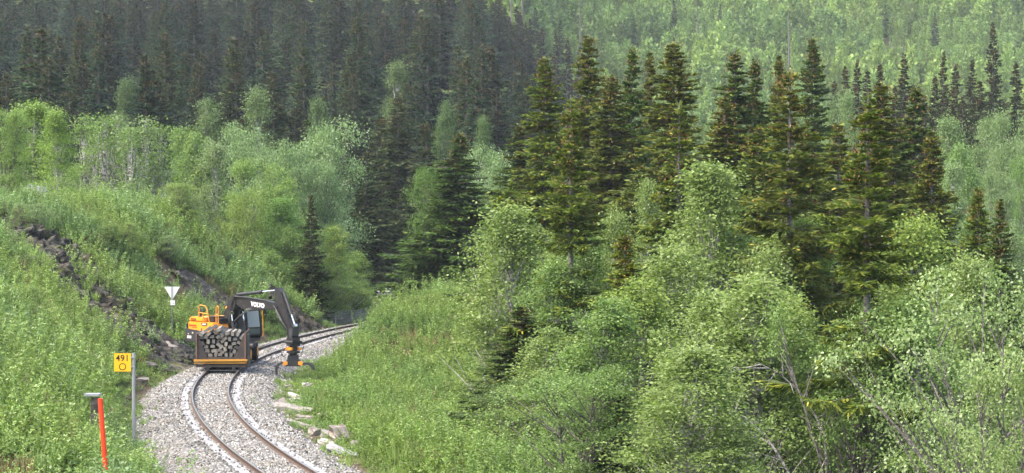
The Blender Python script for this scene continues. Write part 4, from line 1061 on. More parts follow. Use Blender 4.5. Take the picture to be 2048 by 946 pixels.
for px, top, bot, D, lab in ((1577, 25, 95, 600, 'dead pale trunk standing on the light hill above the orange topped spruce'), (1160, 0, 75, 560, 'dead pale trunk on the light hill above the rusty spruces'), (1395, 10, 55, 620, 'dead grey trunk on the light hill between two small conifers')):
    a = P(px, top, D); z0 = gz(a.x, D); h = a.z - z0
    if h < 3: h = 8.0; 
    mb = MB(); mb.tube([(0, 0, 0), (0.15, 0, h * 0.5), (0.0, 0, h)], [0.35, 0.28, 0.1], 7)
    for k in range(6):
        q = random.uniform(0.35, 0.95) * h; an = random.uniform(0, 6.28); mb.tube([(0.1, 0, q), (math.cos(an) * 1.2, math.sin(an) * 1.2, q + 0.5)], [0.12, 0.04], 5)
    o = mb.build('dead_tree', M['grey_bark']); o.location = (a.x, D, z0); tag(o, lab, 'dead tree', 'dead trunks on the light hill')
for px, D, lab in ((1023, 505, 'left one of the two pale power poles on the ridge'), (1045, 508, 'right one of the two pale power poles on the ridge')):
    a = P(px, -60, D); b = P(px, 60, D); mb = MB(); z0 = gz(a.x, D); mb.tube([(0, 0, 0), (0, 0, a.z - z0)], [0.24, 0.17], 10)
    mb.box((1.4 if px == 1023 else -1.4, 0, a.z - z0 - 0.5), (3.4, 0.2, 0.25))
    o = mb.build('power_pole', M['grey_bark']); o.location = (a.x, D, z0); tag(o, lab, 'pole', 'twin power poles')

# ------------------------------------------------------------------ excavator on the rails
def text_mesh(name, txt, size, mat, depth=0.01, bold=0.0, parent=None, space=1.0):
    c = bpy.data.curves.new(name, 'FONT'); c.body = txt; c.size = size; c.extrude = depth; c.offset = bold; c.align_x = 'CENTER'; c.align_y = 'CENTER'; c.space_character = space
    t = bpy.data.objects.new(name + '_curve', c); COL.objects.link(t)
    bpy.context.view_layer.update()
    me = bpy.data.meshes.new_from_object(t.evaluated_get(bpy.context.evaluated_depsgraph_get()))
    bpy.data.objects.remove(t); me.name = name; me.materials.clear(); me.materials.append(mat)
    return link(name, me, parent)

def excavator():
    D0 = 102.0; px0 = 461
    c = P(px0, 724, D0); c.z = 0.0
    root = empty('rail_excavator', c, 0, 'yellow and black wheeled excavator on the track, boom and grapple reaching right', 'excavator')
    # direction of the track here, for the undercarriage
    k = int(np.argmin(np.abs(LINE[:, 1] - D0))); tk = math.atan2(TANG[k, 1], TANG[k, 0])
    U = Matrix.Rotation(R(-45), 4, 'Z')             # upper structure: +X forward, +Y left
    T = Matrix.Rotation(tk, 4, 'Z')                 # undercarriage: +X along the track
    # undercarriage
    mb = MB(T); mb.box((0, 0, 0.80), (3.3, 1.0, 0.36)); mb.box((1.25, 0, 0.62), (0.35, 1.9, 0.25)); mb.box((-1.25, 0, 0.62), (0.35, 1.9, 0.25))
    mb.box((2.1, 0, 0.55), (0.9, 1.7, 0.16)); mb.box((-2.1, 0, 0.55), (0.9, 1.7, 0.16)); mb.build('chassis', M['char'], root, 0.02)
    for sx in (1, -1):
        for sy in (1, -1):
            mb = MB(T); mb.tube([(sx * 1.25, sy * 0.72, 0.47), (sx * 1.25, sy * 0.76, 0.47), (sx * 1.25, sy * 1.18, 0.47), (sx * 1.25, sy * 1.22, 0.47)], [0.40, 0.47, 0.47, 0.40], 24)
            w = mb.build('wheel', M['rubber'], root)
            mb = MB(T); mb.tube([(sx * 1.25, sy * 1.10, 0.47), (sx * 1.25, sy * 1.235, 0.47)], [0.27, 0.24], 20); mb.build('rim', M['yellow'], w)
            mb = MB(T); mb.tube([(sx * 2.35, sy * 0.68, 0.25), (sx * 2.35, sy * 0.80, 0.25)], 0.25, 20); mb.tube([(sx * 2.35, sy * 0.64, 0.25), (sx * 2.35, sy * 0.68, 0.25)], 0.29, 20); mb.build('rail_wheel', M['char'], root)
    mb = MB(U); mb.cyl((0, 0, 0.95), (0, 0, 1.10), 0.62, 24); mb.build('turntable', M['black'], root)
    # upper frame
    mb = MB(U); mb.box((-0.45, 0, 1.16), (2.9, 2.3, 0.14)); mb.build('upper_frame', M['char'], root, 0.01)
    # engine house, right side: orange panels over a black lower rear corner
    mb = MB(U); mb.prism([(-1.95, 1.24), (0.28, 1.24), (0.34, 1.62), (0.18, 2.04), (-1.98, 2.04)], -1.22, -0.20, 'y'); mb.prism([(-1.95, 1.24), (-0.8, 1.24), (-0.8, 2.04), (-1.98, 2.04)], -0.195, 1.22, 'y')
    body = mb.build('engine_housing', M['yellow'], root, 0.05)
    mb = MB(U); mb.prism([(-2.02, 2.045), (-0.72, 2.045), (-0.80, 2.27), (-1.92, 2.29)], -1.16, 0.9, 'y'); hood = mb.build('hood', M['yellow'], root, 0.06)
    mb = MB(U)
    for i in range(5): mb.box((-1.75 + i * 0.09, -1.166, 2.17), (0.035, 0.02, 0.13))
    mb.build('air_vents', M['black'], hood)
    mb = MB(U)
    out = [(-2.25 + 0.28 * 0, y) for y in ()]
    mb.prism([(-2.0, -1.245), (-2.0, 1.245), (-2.22, 1.16), (-2.36, 0.7), (-2.42, 0), (-2.36, -0.7), (-2.22, -1.16)], 1.04, 1.98, 'z'); mb.build('counterweight', M['char'], root, 0.06)
    # black lower corner panel with a slanted front edge
    mb = MB(U); mb.prism([(-2.12, 1.02), (-0.55, 1.02), (-0.75, 1.30), (-0.98, 1.62), (-2.12, 1.70)], -1.275, -1.225, 'y'); lp = mb.build('side_panel', M['char'], root, 0.015)
    mb = MB(U); mb.box((-1.78, -1.281, 1.26), (0.34, 0.012, 0.13)); mb.build('white_plate', M['white'], lp)
    mb = MB(U); mb.box((-1.48, -1.281, 1.48), (0.10, 0.012, 0.07)); mb.box((-1.86, -1.281, 1.42), (0.07, 0.012, 0.05)); mb.build('reflector', M['lamp_glass'], lp)
    mb = MB(U); mb.box((-1.55, -1.226, 1.86), (0.62, 0.012, 0.07)); mb.box((-1.40, -1.226, 1.765), (0.4, 0.012, 0.03)); mb.build('stripe_mark', M['red_mark'], body)
    mb = MB(U); mb.prism([(-0.82, 2.02), (-0.30, 2.02), (-0.36, 1.88), (-0.76, 1.88)], -1.235, -1.224, 'y'); bd = mb.build('badge', M['char'], body)
    mb = MB(U); mb.box((-0.56, -1.239, 1.95), (0.30, 0.006, 0.055)); mb.build('badge_plate', M['white'], bd)
    mb = MB(U); mb.box((-0.62, -1.226, 1.48), (0.12, 0.012, 0.13)); mb.box((-0.40, -1.226, 1.50), (0.10, 0.012, 0.10)); mb.build('warning_mark', M['red_mark'], body)
    # exhaust, rails on the roof
    mb = MB(U); mb.tube([(-1.55, -0.75, 2.28), (-1.55, -0.75, 2.58), (-1.66, -0.75, 2.72)], 0.075, 12); mb.build('exhaust_pipe', M['black'], root)
    def rail(pts_list, name, r=0.024):
        mb = MB(U)
        for pts in pts_list: mb.tube(pts, r, 8)
        mb.build(name, M['yellow'], root)
    rail([[(-1.15, -1.12, 2.27), (-1.15, -1.12, 2.82), (-1.08, -1.12, 2.90), (-0.62, -1.12, 2.88), (-0.42, -1.12, 2.62), (-0.28, -1.12, 2.04)], [(-1.15, -1.12, 2.52), (-0.36, -1.12, 2.48)], [(-0.80, -1.12, 2.27), (-0.80, -1.12, 2.50)]], 'handrail')
    rail([[(0.20, -1.05, 2.04), (0.20, -1.05, 2.86), (0.30, -1.05, 2.90), (0.38, -1.05, 2.86), (0.38, -1.05, 1.9)], [(0.20, -1.05, 2.45), (0.38, -1.05, 2.45)]], 'handrail')
    mb = MB(U); mb.tube([(-1.15, 0.9, 2.27), (-1.15, 0.9, 2.9), (-0.6, 0.9, 2.9), (-0.35, 0.9, 2.4)], 0.022, 8); mb.build('handrail', M['galv'], root)
    mb = MB(U); mb.box((-0.45, -0.55, 2.20), (0.62, 0.7, 0.3)); mb.box((0.0, -0.5, 2.12), (0.5, 0.7, 0.28)); mb.build('engine_cover', M['black'], root, 0.04)
    # right front deck: tool box and steps
    mb = MB(U); mb.prism([(0.30, 1.24), (1.05, 1.24), (1.05, 1.5), (0.85, 1.72), (0.30, 1.85)], -1.2, -0.55, 'y'); mb.build('tool_box', M['char'], root, 0.03)
    # cab
    cx0, cx1, cy0, cy1 = -0.62, 1.02, 0.28, 1.22
    prof = [(cx0, 1.12), (0.80, 1.12), (cx1, 1.42), (cx1 - 0.02, 1.75), (cx1 - 0.22, 2.98), (cx0 + 0.06, 3.02), (cx0, 2.0)]
    def ring(y0, y1, name):
        mb = MB(U)
        n = len(prof)
        for i in range(n):
            a = Vector((prof[i][0], 0, prof[i][1])); b = Vector((prof[(i + 1) % n][0], 0, prof[(i + 1) % n][1])); d = b - a
            m = (a + b) / 2; ang = math.atan2(d.z, d.x)
            mb.box((m.x, (y0 + y1) / 2, m.z), (d.length + 0.06, y1 - y0, 0.09), Euler((0, -ang, 0)).to_matrix())
        return mb
    mb = ring(cy0, cy0 + 0.08, 'r'); mb2 = ring(cy1 - 0.08, cy1, 'l'); mb.v += mb2.v; mb.f += [[i + len(mb.v) - len(mb2.v) for i in f] for f in mb2.f]
    for (x, z) in prof: mb.box((x - 0.03 * (1 if x > 0 else -1), (cy0 + cy1) / 2, z), (0.09, cy1 - cy0 - 0.16, 0.09))
    mb.box((0.2, cy0 + 0.04, 2.0), (0.07, 0.075, 1.8)); mb.box((0.2, cy1 - 0.04, 2.0), (0.07, 0.075, 1.8))
    cab = mb.build('cab', M['black'], root, 0.012)
    mb = MB(U); mb.prism([(cx0 + 0.03, 3.03), (cx1 - 0.15, 3.0), (cx1 - 0.2, 3.10), (cx0 + 0.12, 3.13)], cy0 + 0.02, cy1 - 0.02, 'y'); mb.build('cab_roof', M['char'], cab, 0.03)
    mb = MB(U); mb.prism([(cx0 + 0.05, 1.14), (0.78, 1.14), (0.98, 1.42), (0.98, 1.55), (cx0 + 0.05, 1.55)], cy0 + 0.06, cy1 - 0.06, 'y'); mb.build('cab_floor', M['black'], cab)
    # windscreen and side windows
    a = Vector((cx1 - 0.035, 0, 1.76)); b = Vector((cx1 - 0.225, 0, 2.95)); d = b - a; ang = math.atan2(d.x, d.z)
    def pane(x, z, lx, lz, name, ang):
        mb = MB(U); mb.box((x, (cy0 + cy1) / 2, z), (0.012, cy1 - cy0 - 0.18, lz), Euler((0, ang, 0)).to_matrix()); return mb.build(name, M['glass'], cab)
    ws = pane((a.x + b.x) / 2, (a.z + b.z) / 2, 0.01, d.length, 'windscreen', ang); ws.data.materials.clear(); ws.data.materials.append(M['sky_reflection_glass']); pane(cx1 - 0.02, 1.59, 0.01, 0.26, 'window', 0.06)
    for y in (cy0 + 0.04, cy1 - 0.04):
        mb = MB(U); mb.prism([(cx0 + 0.05, 1.58), (0.95, 1.58), (0.95, 1.75), (0.78, 2.94), (cx0 + 0.09, 2.97)], y - 0.008, y + 0.008, 'y'); mb.build('window', M['glass'], cab)
    mb = MB(U); mb.box((cx0 + 0.02, (cy0 + cy1) / 2, 2.4), (0.012, 0.76, 1.0)); mb.build('window', M['glass'], cab)
    mb = MB(U); mb.box((-0.1, 0.75, 1.72), (0.5, 0.5, 0.14)); mb.box((-0.35, 0.75, 2.1), (0.14, 0.48, 0.75)); mb.build('seat', M['black'], cab, 0.03)
    mb = MB(U); mb.tube([(1.06, cy1 + 0.0, 1.3), (1.08, cy1 + 0.04, 1.4), (1.02, cy1 + 0.04, 2.6), (0.92, cy1 - 0.02, 2.85)], 0.026, 8); mb.build('grab_bar', M['yellow'], root)
    mb = MB(U); mb.tube([(0.85, cy1, 2.7), (1.0, cy1 + 0.16, 2.7)], 0.015, 6); mb.box((1.0, cy1 + 0.2, 2.58), (0.06, 0.16, 0.32)); mb.build('mirror', M['black'], root, 0.02)
    mb = MB(U); mb.box((0.82, cy1 - 0.12, 1.17), (0.1, 0.14, 0.07)); mb.build('headlight', M['lamp_glass'], cab)
    mb = MB(U); mb.cyl((0.55, 0.35, 3.12), (0.55, 0.35, 3.20), 0.05); mb.build('beacon_foot', M['black'], cab)
    mb = MB(U); mb.box((0.12, -0.25, 2.78), (0.34, 0.14, 0.16)); mb.build('work_lamp', M['yellow'], root, 0.04)
    # boom (in the plane Y = yb of the upper structure)
    yb = -0.12
    foot = (0.30, 1.50); knee = (0.62, 3.22); tip = (3.42, 3.00)
    mb = MB(U); mb.prism([(-0.48, 1.50), (0.02, 1.32), (0.46, 2.25), (0.86, 2.85), (0.92, 3.10), (0.72, 3.42), (0.44, 3.38), (0.12, 2.85)], yb - 0.22, yb + 0.22, 'y')
    boom = mb.build('boom_base', M['black'], root, 0.03)
    mb = MB(U); mb.prism([(0.45, 3.36), (0.62, 3.44), (2.373, 3.30), (4.151, 3.14), (4.303, 3.00), (4.125, 2.84), (3.135, 2.76), (1.865, 2.66), (1.293, 2.78), (0.60, 3.10)], yb - 0.19, yb + 0.19, 'y')
    b2 = mb.build('boom', M['black'], root, 0.03)
    t = text_mesh('lettering', 'VOLVO', 0.30, M['white'], 0.004, 0.014, b2, 1.12)
    t.matrix_local = U @ Matrix.Translation((2.66, yb - 0.197, 3.0)) @ Euler((math.pi / 2, 0.075, 0)).to_matrix().to_4x4()
    def cyl2(p, q, r, share, name, y=yb):
        p = Vector((p[0], y, p[1])); q = Vector((q[0], y, q[1])); m = p + (q - p) * share
        mb = MB(U); mb.cyl(p, m, r, 14); mb.cyl(p + (m - p) * 0.94, p + (m - p) * 1.01, r * 1.15, 14); c_ = mb.build(name, M['black'], root)
        mb = MB(U); mb.cyl(m - (m - p) * 0.05, q, r * 0.58, 12); mb.cyl(q - Vector((0, 0.09, 0)), q + Vector((0, 0.09, 0)), r * 1.1, 12); mb.build('piston_rod', M['chrome'], c_)
    for y in (yb - 0.36, yb + 0.36): cyl2((0.95, 1.45), (0.72, 2.55), 0.085, 0.62, 'boom_cylinder', y)
    cyl2((0.80, 2.05), (1.85, 2.72), 0.075, 0.62, 'boom_cylinder', yb - 0.27)
    cyl2((0.75, 3.46), (4.10, 3.78), 0.085, 0.60, 'stick_cylinder')
    for j in range(3):
        mb = MB(U); y = yb - 0.2 - 0.03 * j; mb.tube([(0.2 + 0.1 * j, y, 1.5), (0.45 + 0.12 * j, y - 0.05, 2.2), (0.5 + 0.1 * j, y - 0.03, 2.9), (0.75 + 0.1 * j, y - 0.02, 3.38), (1.9, y + 0.04, 3.36), (3.1, y + 0.06, 3.26), (4.0, y + 0.08, 3.30)], 0.022, 6); mb.build('hose', M['black'], root)
    # stick
    mb = MB(U); mb.prism([(3.94, 3.86), (4.20, 3.92), (4.44, 3.70), (4.80, 3.00), (5.26, 2.02), (5.28, 1.80), (5.02, 1.70), (4.45, 2.35), (4.00, 2.80), (3.96, 3.20)], yb - 0.16, yb + 0.16, 'y'); st = mb.build('stick', M['black'], root, 0.03)
    for j in range(4):
        mb = MB(U); y = yb - 0.19 - 0.02 * j; mb.tube([(4.0, y, 3.05), (4.2 + 0.07 * j, y - 0.05, 2.7), (4.55 + 0.06 * j, y - 0.06, 2.3), (4.95 + 0.04 * j, y, 1.9), (5.12, y + 0.05, 1.5 - 0.1 * j)], 0.024, 6); mb.build('hose', M['black'], root)
    cyl2((4.50, 3.70), (5.38, 2.06), 0.085, 0.66, 'tool_cylinder')
    mb = MB(U); mb.box((5.28, yb, 1.93), (0.34, 0.20, 0.14)); mb.prism([(5.02, 1.86), (5.46, 2.02), (5.42, 1.55), (5.28, 1.42), (5.06, 1.5)], yb - 0.21, yb + 0.21, 'y'); mb.build('tool_linkage', M['char'], root, 0.02)
    gx, gy = 5.24, yb
    # tilt rotator
    mb = MB(U); mb.box((gx, gy, 1.38), (0.52, 0.46, 0.22)); mb.box((gx, gy, 1.18), (0.36, 0.62, 0.2)); mb.cyl((gx - 0.32, gy - 0.26, 1.26), (gx + 0.32, gy - 0.26, 1.26), 0.075, 12); mb.cyl((gx - 0.32, gy + 0.26, 1.26), (gx + 0.32, gy + 0.26, 1.26), 0.075, 12)
    mb.cyl((gx, gy, 0.62), (gx, gy, 1.10), 0.20, 16); mb.cyl((gx, gy, 0.72), (gx, gy, 0.82), 0.33, 18)
    tr = mb.build('tilt_rotator', M['black'], root, 0.02)
    mb = MB(U); mb.box((gx - 0.05, gy - 0.22, 0.93), (0.46, 0.14, 0.15)); mb.box((gx + 0.05, gy + 0.22, 0.93), (0.46, 0.14, 0.15)); mb.build('rotor_housing', M['yellow'], tr, 0.02)
    mb = MB(U); mb.tube([(gx - 0.1, gy - 0.3, 1.0), (gx - 0.30, gy - 0.5, 0.85), (gx - 0.36, gy - 0.45, 0.62), (gx - 0.2, gy - 0.3, 0.5)], 0.02, 6); mb.build('hose', M['black'], tr); mb = MB(U); mb.tube([(gx + 0.15, gy + 0.3, 1.3), (gx + 0.4, gy + 0.35, 1.1), (gx + 0.3, gy + 0.3, 0.7)], 0.02, 6); mb.build('hose', M['black'], tr)
    # grapple: opens sideways in the picture, so it works along world X
    G = Matrix.Translation((U @ Vector((gx, gy, 0))).xyz.to_4d().to_3d())
    mb = MB(G); mb.box((0, 0, 0.52), (0.50, 0.42, 0.22)); mb.prism([(-0.26, 0.42), (0.26, 0.42), (0.46, 0.20), (0.40, 0.08), (-0.40, 0.08), (-0.46, 0.20)], -0.22, 0.22, 'y'); gb = mb.build('grapple_body', M['black'], root, 0.02)
    for sx in (1, -1):
        mb = MB(G); mb.cyl((sx * 0.40, -0.26, 0.20), (sx * 0.40, 0.26, 0.20), 0.09, 12); mb.box((sx * 0.36, -0.24, 0.24), (0.2, 0.05, 0.16)); mb.build('pivot', M['yellow'], gb)
        for sy in (1, -1):
            y = 0.15 * sy; ex = 0.0 if sx < 0 else 0.12
            arc = [(0.36, 0.27), (0.60, 0.28), (0.78, 0.18), (0.87, 0.0), (0.87, -0.2), (0.78, -0.36)] if sx < 0 else [(0.36, 0.24), (0.6, 0.25), (0.82, 0.24), (0.96, 0.15), (1.04, 0.0), (1.06, -0.12)]
            inner = [(a * 0.91 if i else a, b - 0.10 + (0.05 if i == 5 else 0)) for i, (a, b) in enumerate(arc)]
            inner[-1] = (arc[-1][0] - 0.03, arc[-1][1] + 0.03)
            mb = MB(G); mb.prism([(sx * a, b) for a, b in arc] + [(sx * a, b) for a, b in inner[::-1]], y - 0.035, y + 0.035, 'y'); mb.build('grapple_claw', M['char'], root, 0.008)
excavator()

# ------------------------------------------------------------------ trailer with old wooden sleepers
def trailer():
    D0 = 96.2
    c = P(441.5, 742, D0); c.z = 0
    k = int(np.argmin(np.abs(LINE[:, 1] - D0 - 2))); ang = math.atan2(TANG[k, 1], TANG[k, 0]) - math.pi / 2
    ang += R(2.5)
    root = empty('rail_trailer', c, ang, 'low dark rail trailer with yellow bumper beam carrying old timber', 'trailer')
    Ln = 3.6
    mb = MB(); mb.box((0, Ln / 2 + 0.05, 0.52), (2.3, Ln, 0.16)); mb.box((-0.78, Ln / 2, 0.38), (0.14, Ln - 0.2, 0.2)); mb.box((0.78, Ln / 2, 0.38), (0.14, Ln - 0.2, 0.2)); mb.build('frame', M['trailer'], root, 0.01)
    mb = MB(); mb.box((0, -0.03, 0.50), (2.56, 0.16, 0.10)); mb.box((0, -0.01, 0.375), (2.50, 0.10, 0.07)); beam = mb.build('bumper_beam', M['beam_yellow'], root, 0.015)
    mb = MB(); mb.box((0, 0.06, 0.24), (2.42, 0.10, 0.14)); mb.build('sill', M['trailer'], beam, 0.01)
    # cradle: slanted dark side plates, front posts, rear posts
    for s in (1, -1):
        mb = MB(); mb.prism([(s * 1.18, 0.62), (s * 1.18, 1.78), (s * 1.10, 1.78), (s * 0.70, 0.70), (s * 0.62, 0.62)], 0.12, 0.20, 'y'); mb.prism([(s * 1.18, 0.62), (s * 1.18, 1.78), (s * 1.13, 1.78), (s * 0.95, 0.62)], 0.20, Ln - 0.1, 'y')
        mb.build('cradle_side', M['trailer'], root)
        for y in (0.06, Ln - 0.05):
            mb = MB(); mb.box((s * 1.165, y, 1.22), (0.065, 0.10, 1.28)); mb.build('post', M['rust'], root, 0.008)
        for y in (0.55, Ln - 0.55):
            mb = MB(); mb.tube([(s * 0.70, y, 0.24), (s * 0.80, y, 0.24)], 0.24, 20); mb.tube([(s * 0.66, y, 0.24), (s * 0.70, y, 0.24)], 0.28, 20); mb.build('wheel', M['char'], root)
        mb = MB(); mb.box((s * 0.62, 0.02, 0.14), (0.16, 0.18, 0.16)); mb.cyl((s * 0.62, -0.05, 0.1), (s * 0.62, 0.25, 0.1), 0.08, 12); mb.build('guide_roller', M['black'], root)
    for y in (0.55, Ln - 0.55):
        mb = MB(); mb.cyl((-0.7, y, 0.24), (0.7, y, 0.24), 0.06, 10); mb.build('axle', M['char'], root)
    mb = MB(); mb.box((1.31, 0.30, 0.95), (0.13, 0.36, 1.6)); mb.box((1.34, 0.12, 0.45), (0.16, 0.10, 0.5)); mb.build('side_box', M['char'], root, 0.02)
    mb = MB(); mb.cyl((1.38, 0.02, 1.18), (1.55, 0.02, 1.18), 0.13, 14); mb.build('lamp', M['black'], root)
    mb = MB(); mb.tube([(-0.95, -0.02, 0.02), (0.9, -0.02, 0.0)], 0.035, 8); mb.tube([(-0.6, 0.0, 0.25), (-0.95, -0.02, 0.02)], 0.03, 8); mb.build('tow_bar', M['black'], root)
    mb = MB(); mb.box((0, 0.14, 0.60), (1.5, 0.08, 0.12)); mb.box((-0.95, 0.1, 0.68), (0.6, 0.06, 0.18)); mb.box((0.95, 0.1, 0.68), (0.6, 0.06, 0.18)); mb.build('head_board', M['trailer'], root, 0.01)
    # the load: every sleeper its own thing
    ends = [(285, 490, -25), (290, 525, -10), (345, 520, -3), (417, 516, 2), (350, 440, 40), (408, 418, 38), (378, 478, 40), (505, 430, 22), (458, 462, -55), (490, 515, 35), (538, 490, -68), (605, 472, 8), (668, 480, 84), (730, 485, 58), (780, 535, -28), (300, 595, -62),
            (373, 577, 86), (435, 572, 88), (548, 570, 33), (578, 540, 35), (632, 545, 86), (697, 545, 3), (425, 632, -6), (498, 612, -42), (588, 605, 82), (748, 592, -30), (685, 600, 12), (345, 640, 4), (360, 685, 3), (640, 642, 0), (715, 645, -36), (437, 687, 14), (468, 695, -76), (510, 680, 4),
            (578, 670, -80), (690, 695, 60), (398, 740, 0), (462, 735, 88), (515, 735, -5), (590, 735, 88), (650, 740, 70), (540, 712, 40), (530, 640, 30)]
    me = []
    for i in range(4):
        r_ = random.Random(i); mb = MB(); mb.box((0, 1.2, 0), (0.215, 2.4, 0.15)); m_ = mb.mesh('wooden_sleeper', M['sleeper'], 0.014); me.append(m_)
    Rz = Matrix.Rotation(ang, 4, 'Z'); q = 6.10 * F / D0
    for i, (zx, zy, a) in enumerate(ends):
        x = (zx - 528) / q; z = (742 - 590 - zy / 6.10) * D0 / F
        o = link('wooden_sleeper', me[i % 4])
        back = random.uniform(0.0, 0.16) - (0.05 if zy < 460 else 0)
        p = Rz @ Vector((x, 0.16 + back, z)); o.location = c + p; o.rotation_mode = 'YXZ' if False else 'XYZ'
        o.matrix_world = Matrix.Translation(c + p) @ Rz @ Matrix.Rotation(R(random.uniform(-1.5, 1.5)), 4, 'Z') @ Matrix.Rotation(R(-a), 4, 'Y')
        lab = 'old grey wooden sleeper, end on, in the pile on the trailer'
        if (zx, zy) == (350, 440): lab = 'left one of the two tilted sleepers on top of the trailer pile'
        elif (zx, zy) == (408, 418): lab = 'topmost tilted sleeper of the pile on the trailer'
        elif (zx, zy) == (780, 535): lab = 'rightmost old sleeper resting on the sloping side of the trailer cradle'
        elif (zx, zy) == (285, 490): lab = 'old sleeper at the top left corner of the trailer pile'
        elif (zx, zy) == (505, 430): lab = 'old sleeper lying on top just right of the highest two'
        tag(o, lab, 'sleeper', 'old wooden sleepers piled on the trailer')
trailer()

# ------------------------------------------------------------------ signs, poles, fences
def number_sign():
    D = 72.0; b = P(267.5, 870, D); x = b.x; z0 = min(gz(x, D), b.z)
    root = empty('kilometre_sign', (x, D, z0), 0, 'square yellow number sign on a grey post left of the track', 'sign')
    top = P(267.5, 706, D).z - z0
    mb = MB(); mb.tube([(0, 0, -0.3), (0, 0, top)], 0.062, 14); mb.build('post', M['galv'], root)
    s = D / F; x0 = (229.5 - 267.5) * s; x1 = (263 - 267.5) * s; zt = P(0, 706.5, D).z - z0; zb = P(0, 742.5, D).z - z0
    mb = MB(); mb.box(((x0 + x1) / 2, -0.075, (zt + zb) / 2), (x1 - x0, 0.012, zt - zb)); pl = mb.build('sign_plate', M['sign_yellow'], root)
    w = x1 - x0; cxp = (x0 + x1) / 2; czp = (zt + zb) / 2
    t = text_mesh('lettering', '491', 0.325, M['sign_black'], 0.002, 0.003, pl, 1.05); t.location = (cxp + 0.0, -0.084, czp + 0.145); t.rotation_euler = (math.pi / 2, 0, 0)
    t.scale = (0.96, 1.0, 1)
    # the round zero
    mb = MB(); n = 32
    vs = []; 
    for rr in (0.128, 0.098):
        for k in range(n): a = 2 * math.pi * k / n; vs.append((cxp + rr * 1.02 * math.cos(a), -0.0835, czp - 0.155 + rr * math.sin(a)))
    mb.add(vs, [(k, (k + 1) % n, n + (k + 1) % n, n + k) for k in range(n)]); mb.build('zero', M['sign_black'], pl)
    for dz in (0.18, -0.16):
        mb = MB(); mb.box((0.0 - 0.02, -0.035, czp + dz), (0.16, 0.10, 0.04)); mb.build('clamp', M['galv'], root)
number_sign()
def triangle_sign():
    D = 111.0; b = P(343.5, 668, D); x = b.x; z0 = gz(x, D) - 0.1; s = D / F
    root = empty('signal_sign', (x, D, z0), 0, 'white triangle pointing down on a thin grey post by the dark rock face', 'sign')
    def zz(py): return P(343, py, D).z - z0
    mb = MB(); mb.tube([(0, 0, 0), (0, 0, zz(573))], 0.05, 12); mb.build('post', M['galv'], root)
    mb = MB(); mb.prism([(-14 * s, zz(573.5)), (16.5 * s, zz(573.5)), (1.5 * s, zz(600))], -0.075, -0.062, 'y'); mb.build('triangle_plate', M['white'], root)
    mb = MB(); mb.box((2.2 * s, -0.07, zz(605)), (9.5 * s, 0.012, 10 * s)); mb.build('small_plate', M['white'], root)
    mb = MB(); mb.box((1.2 * s, -0.095, zz(586)), (3.5 * s, 0.035, 26 * s)); mb.build('bracket', M['galv'], root)
triangle_sign()
def red_marker():
    D = 50.0; t = P(200.5, 797, D); b = P(212, 950, D); z0 = gz(b.x, D)
    k = (t.z - z0 + 0.3) / (t.z - b.z); bx = t.x + (b.x - t.x) * k
    mb = MB(); d = Vector((t.x - bx, 0, t.z - z0 + 0.3)); mb.tube([(0, 0, 0), d], 0.062, 16)
    o = mb.build('snow_marker_pole', M['red_pole'], None, 0.006); o.location = (bx, D, z0 - 0.3); tag(o, 'leaning orange red marker pole in the bottom left greenery', 'marker pole')
red_marker()
def capped_post():
    D = 58.0; t = P(187, 788, D); z0 = gz(t.x, D); s = D / F
    root = empty('capped_post', (t.x, D, z0), 0, 'weathered wooden post with a flat grey cap in the greenery behind the red pole', 'post')
    h = t.z - z0
    mb = MB(); mb.box((0.06, 0, h / 2 - 0.1), (0.26, 0.16, h)); mb.build('post', M['old_wood'], root, 0.01)
    mb = MB(); mb.box((-0.02, 0, h - 0.02), (31 * s, 0.34, 0.075)); mb.build('cap', M['galv'], root, 0.01)
capped_post()
def wire_fence(name, path, h, label, spacing=2.4, mesh=0.14, top=True, brace=None, wr=0.009):
    """path: list of (x, y, z) ground points"""
    root = empty(name, path[0], 0, label, 'fence'); o0 = Vector(path[0])
    pts = [Vector(p) - o0 for p in path]; d = np.r_[0, np.cumsum([(b - a).length for a, b in zip(pts[:-1], pts[1:])])]
    def q(s): return Vector([np.interp(s, d, [p[i] for p in pts]) for i in range(3)])
    n = max(2, int(d[-1] / spacing) + 1)
    for i in range(n):
        b = q(d[-1] * i / (n - 1)); mb = MB(); mb.tube([b - Vector((0, 0, 0.3)), b + Vector((0, 0, h + 0.05))], 0.04, 8); mb.build('post', M['galv'], root)
    mb = MB(); k = int(d[-1] / mesh)
    for i in range(k):
        b = q(d[-1] * i / k); mb.tube([b + Vector((0, 0, 0.05)), b + Vector((0, 0, h))], wr, 3, False)
    for z in np.linspace(0.08, h - 0.03, 6):
        mb.tube([q(s) + Vector((0, 0, z)) for s in np.linspace(0, d[-1], max(2, n * 2))], wr * 1.3, 4, False)
    mb.build('wire_mesh', M['wire'], root)
    if brace:
        mb = MB()
        for a, b in brace: mb.tube([Vector(a) - o0, Vector(b) - o0], 0.035, 8)
        mb.build('brace', M['galv'], root)
def on_ground(px, py, D, dz=0.0):
    p = P(px, py, D); return (p.x, D, gz(p.x, D) + dz)
wire_fence('wire_fence', [(P(636, 650, 146).x, 146, -0.62), (P(662, 650, 148).x, 148, -0.66), (P(690, 650, 150).x, 150, -0.72), (P(716, 650, 153).x, 153, -0.8), (P(735, 650, 157).x, 157, -0.85)], 1.05, 'grey wire mesh fence along the far end of the track', 2.6)
a = P(508, 545, 140); b = P(572, 575, 146)
fz = lambda p: gz(p.x, p.y) - 0.0
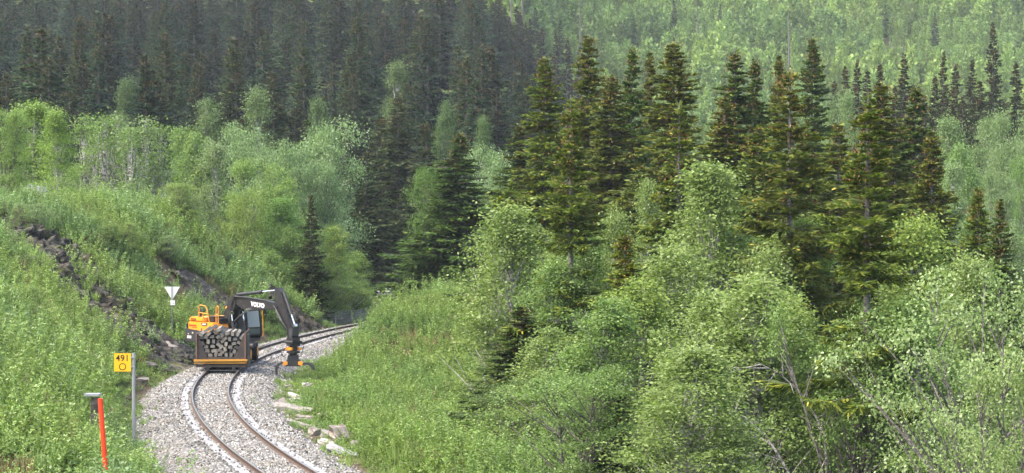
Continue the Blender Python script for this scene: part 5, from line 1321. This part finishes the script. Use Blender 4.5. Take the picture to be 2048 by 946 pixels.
wire_fence('wire_fence', [(a.x, 140, fz(a)), ((a.x + b.x) / 2, 143, fz((a + b) / 2)), (b.x, 146, fz(b))], 1.5, 'wire mesh fence with a braced end post on the bank above the excavator', 1.6,
           brace=[((b.x - 1.1, 145.2, fz(b) + 0.6), (b.x, 146, fz(b) + 1.5))])
wire_fence('wire_fence', [tuple(hit(-30, 394)), tuple(hit(20, 399)), tuple(hit(60, 410)), tuple(hit(92, 418))], 1.3, 'grey wire fence sloping down behind the bank at the left edge', 2.4)
def white_post():
    D = hit(40, 406).y + 0.8; t = P(40.5, 364, D); z0 = gz(t.x, D); h = t.z - z0
    root = empty('marker_post', (t.x, D, z0), 0, 'short white road marker post behind the fence at the left edge', 'post')
    mb = MB(); mb.prism([(-0.065, -0.2), (0.065, -0.2), (0.065, h - 0.03), (-0.065, h)], -0.04, 0.04, 'y'); mb.build('post', M['white'], root, 0.01)
    mb = MB(); mb.box((-0.01, -0.044, h - 0.22), (0.05, 0.008, 0.18)); mb.build('reflector', M['char'], root)
white_post()
def guard_rail():
    D = 188.0; a = P(755, 594, D); b = P(808, 594, D); zt = P(780, 576, D).z; zb = P(780, 598, D).z
    root = empty('guard_rail', (a.x, D, zb), 0, 'white railing seen through the gap between the trees beyond the track', 'guard rail')
    L_ = b.x - a.x; h = zt - zb
    for z, t in ((h - 0.06, 0.10), (h - 0.30, 0.07)):
        mb = MB(); mb.box((L_ / 2, 0, z), (L_, 0.06, t)); mb.build('rail', M['white'], root)
    for i in range(9):
        mb = MB(); mb.box((L_ * (i + 0.5) / 9, 0.06, h / 2 - 0.2), (0.08, 0.05, h + 0.2)); mb.build('baluster', M['galv'], root)
    mb = MB(); mb.box((L_ / 2, 0.5, h * 0.22 - 0.6), (L_ + 2, 0.3, h * 0.5 + 1.2)); mb.build('concrete_base', M['concrete'], root, 0.02)
guard_rail()

# ------------------------------------------------------------------ haze
def haze():
    mb = MB(); mb.box((0, 650, 160), (1900, 1420, 340))
    o = mb.build('haze', M['ground']); o.data.materials.clear()
    m = bpy.data.materials.new('haze'); m.use_nodes = True; t = m.node_tree; t.nodes.clear()
    out = t.nodes.new('ShaderNodeOutputMaterial'); v = t.nodes.new('ShaderNodeVolumePrincipled')
    v.inputs['Color'].default_value = (0.85, 0.94, 1.0, 1); v.inputs['Density'].default_value = 0.00013; v.inputs['Anisotropy'].default_value = 0.2
    t.links.new(v.outputs[0], out.inputs['Volume']); o.data.materials.append(m)
    o['kind'] = 'stuff'
haze()
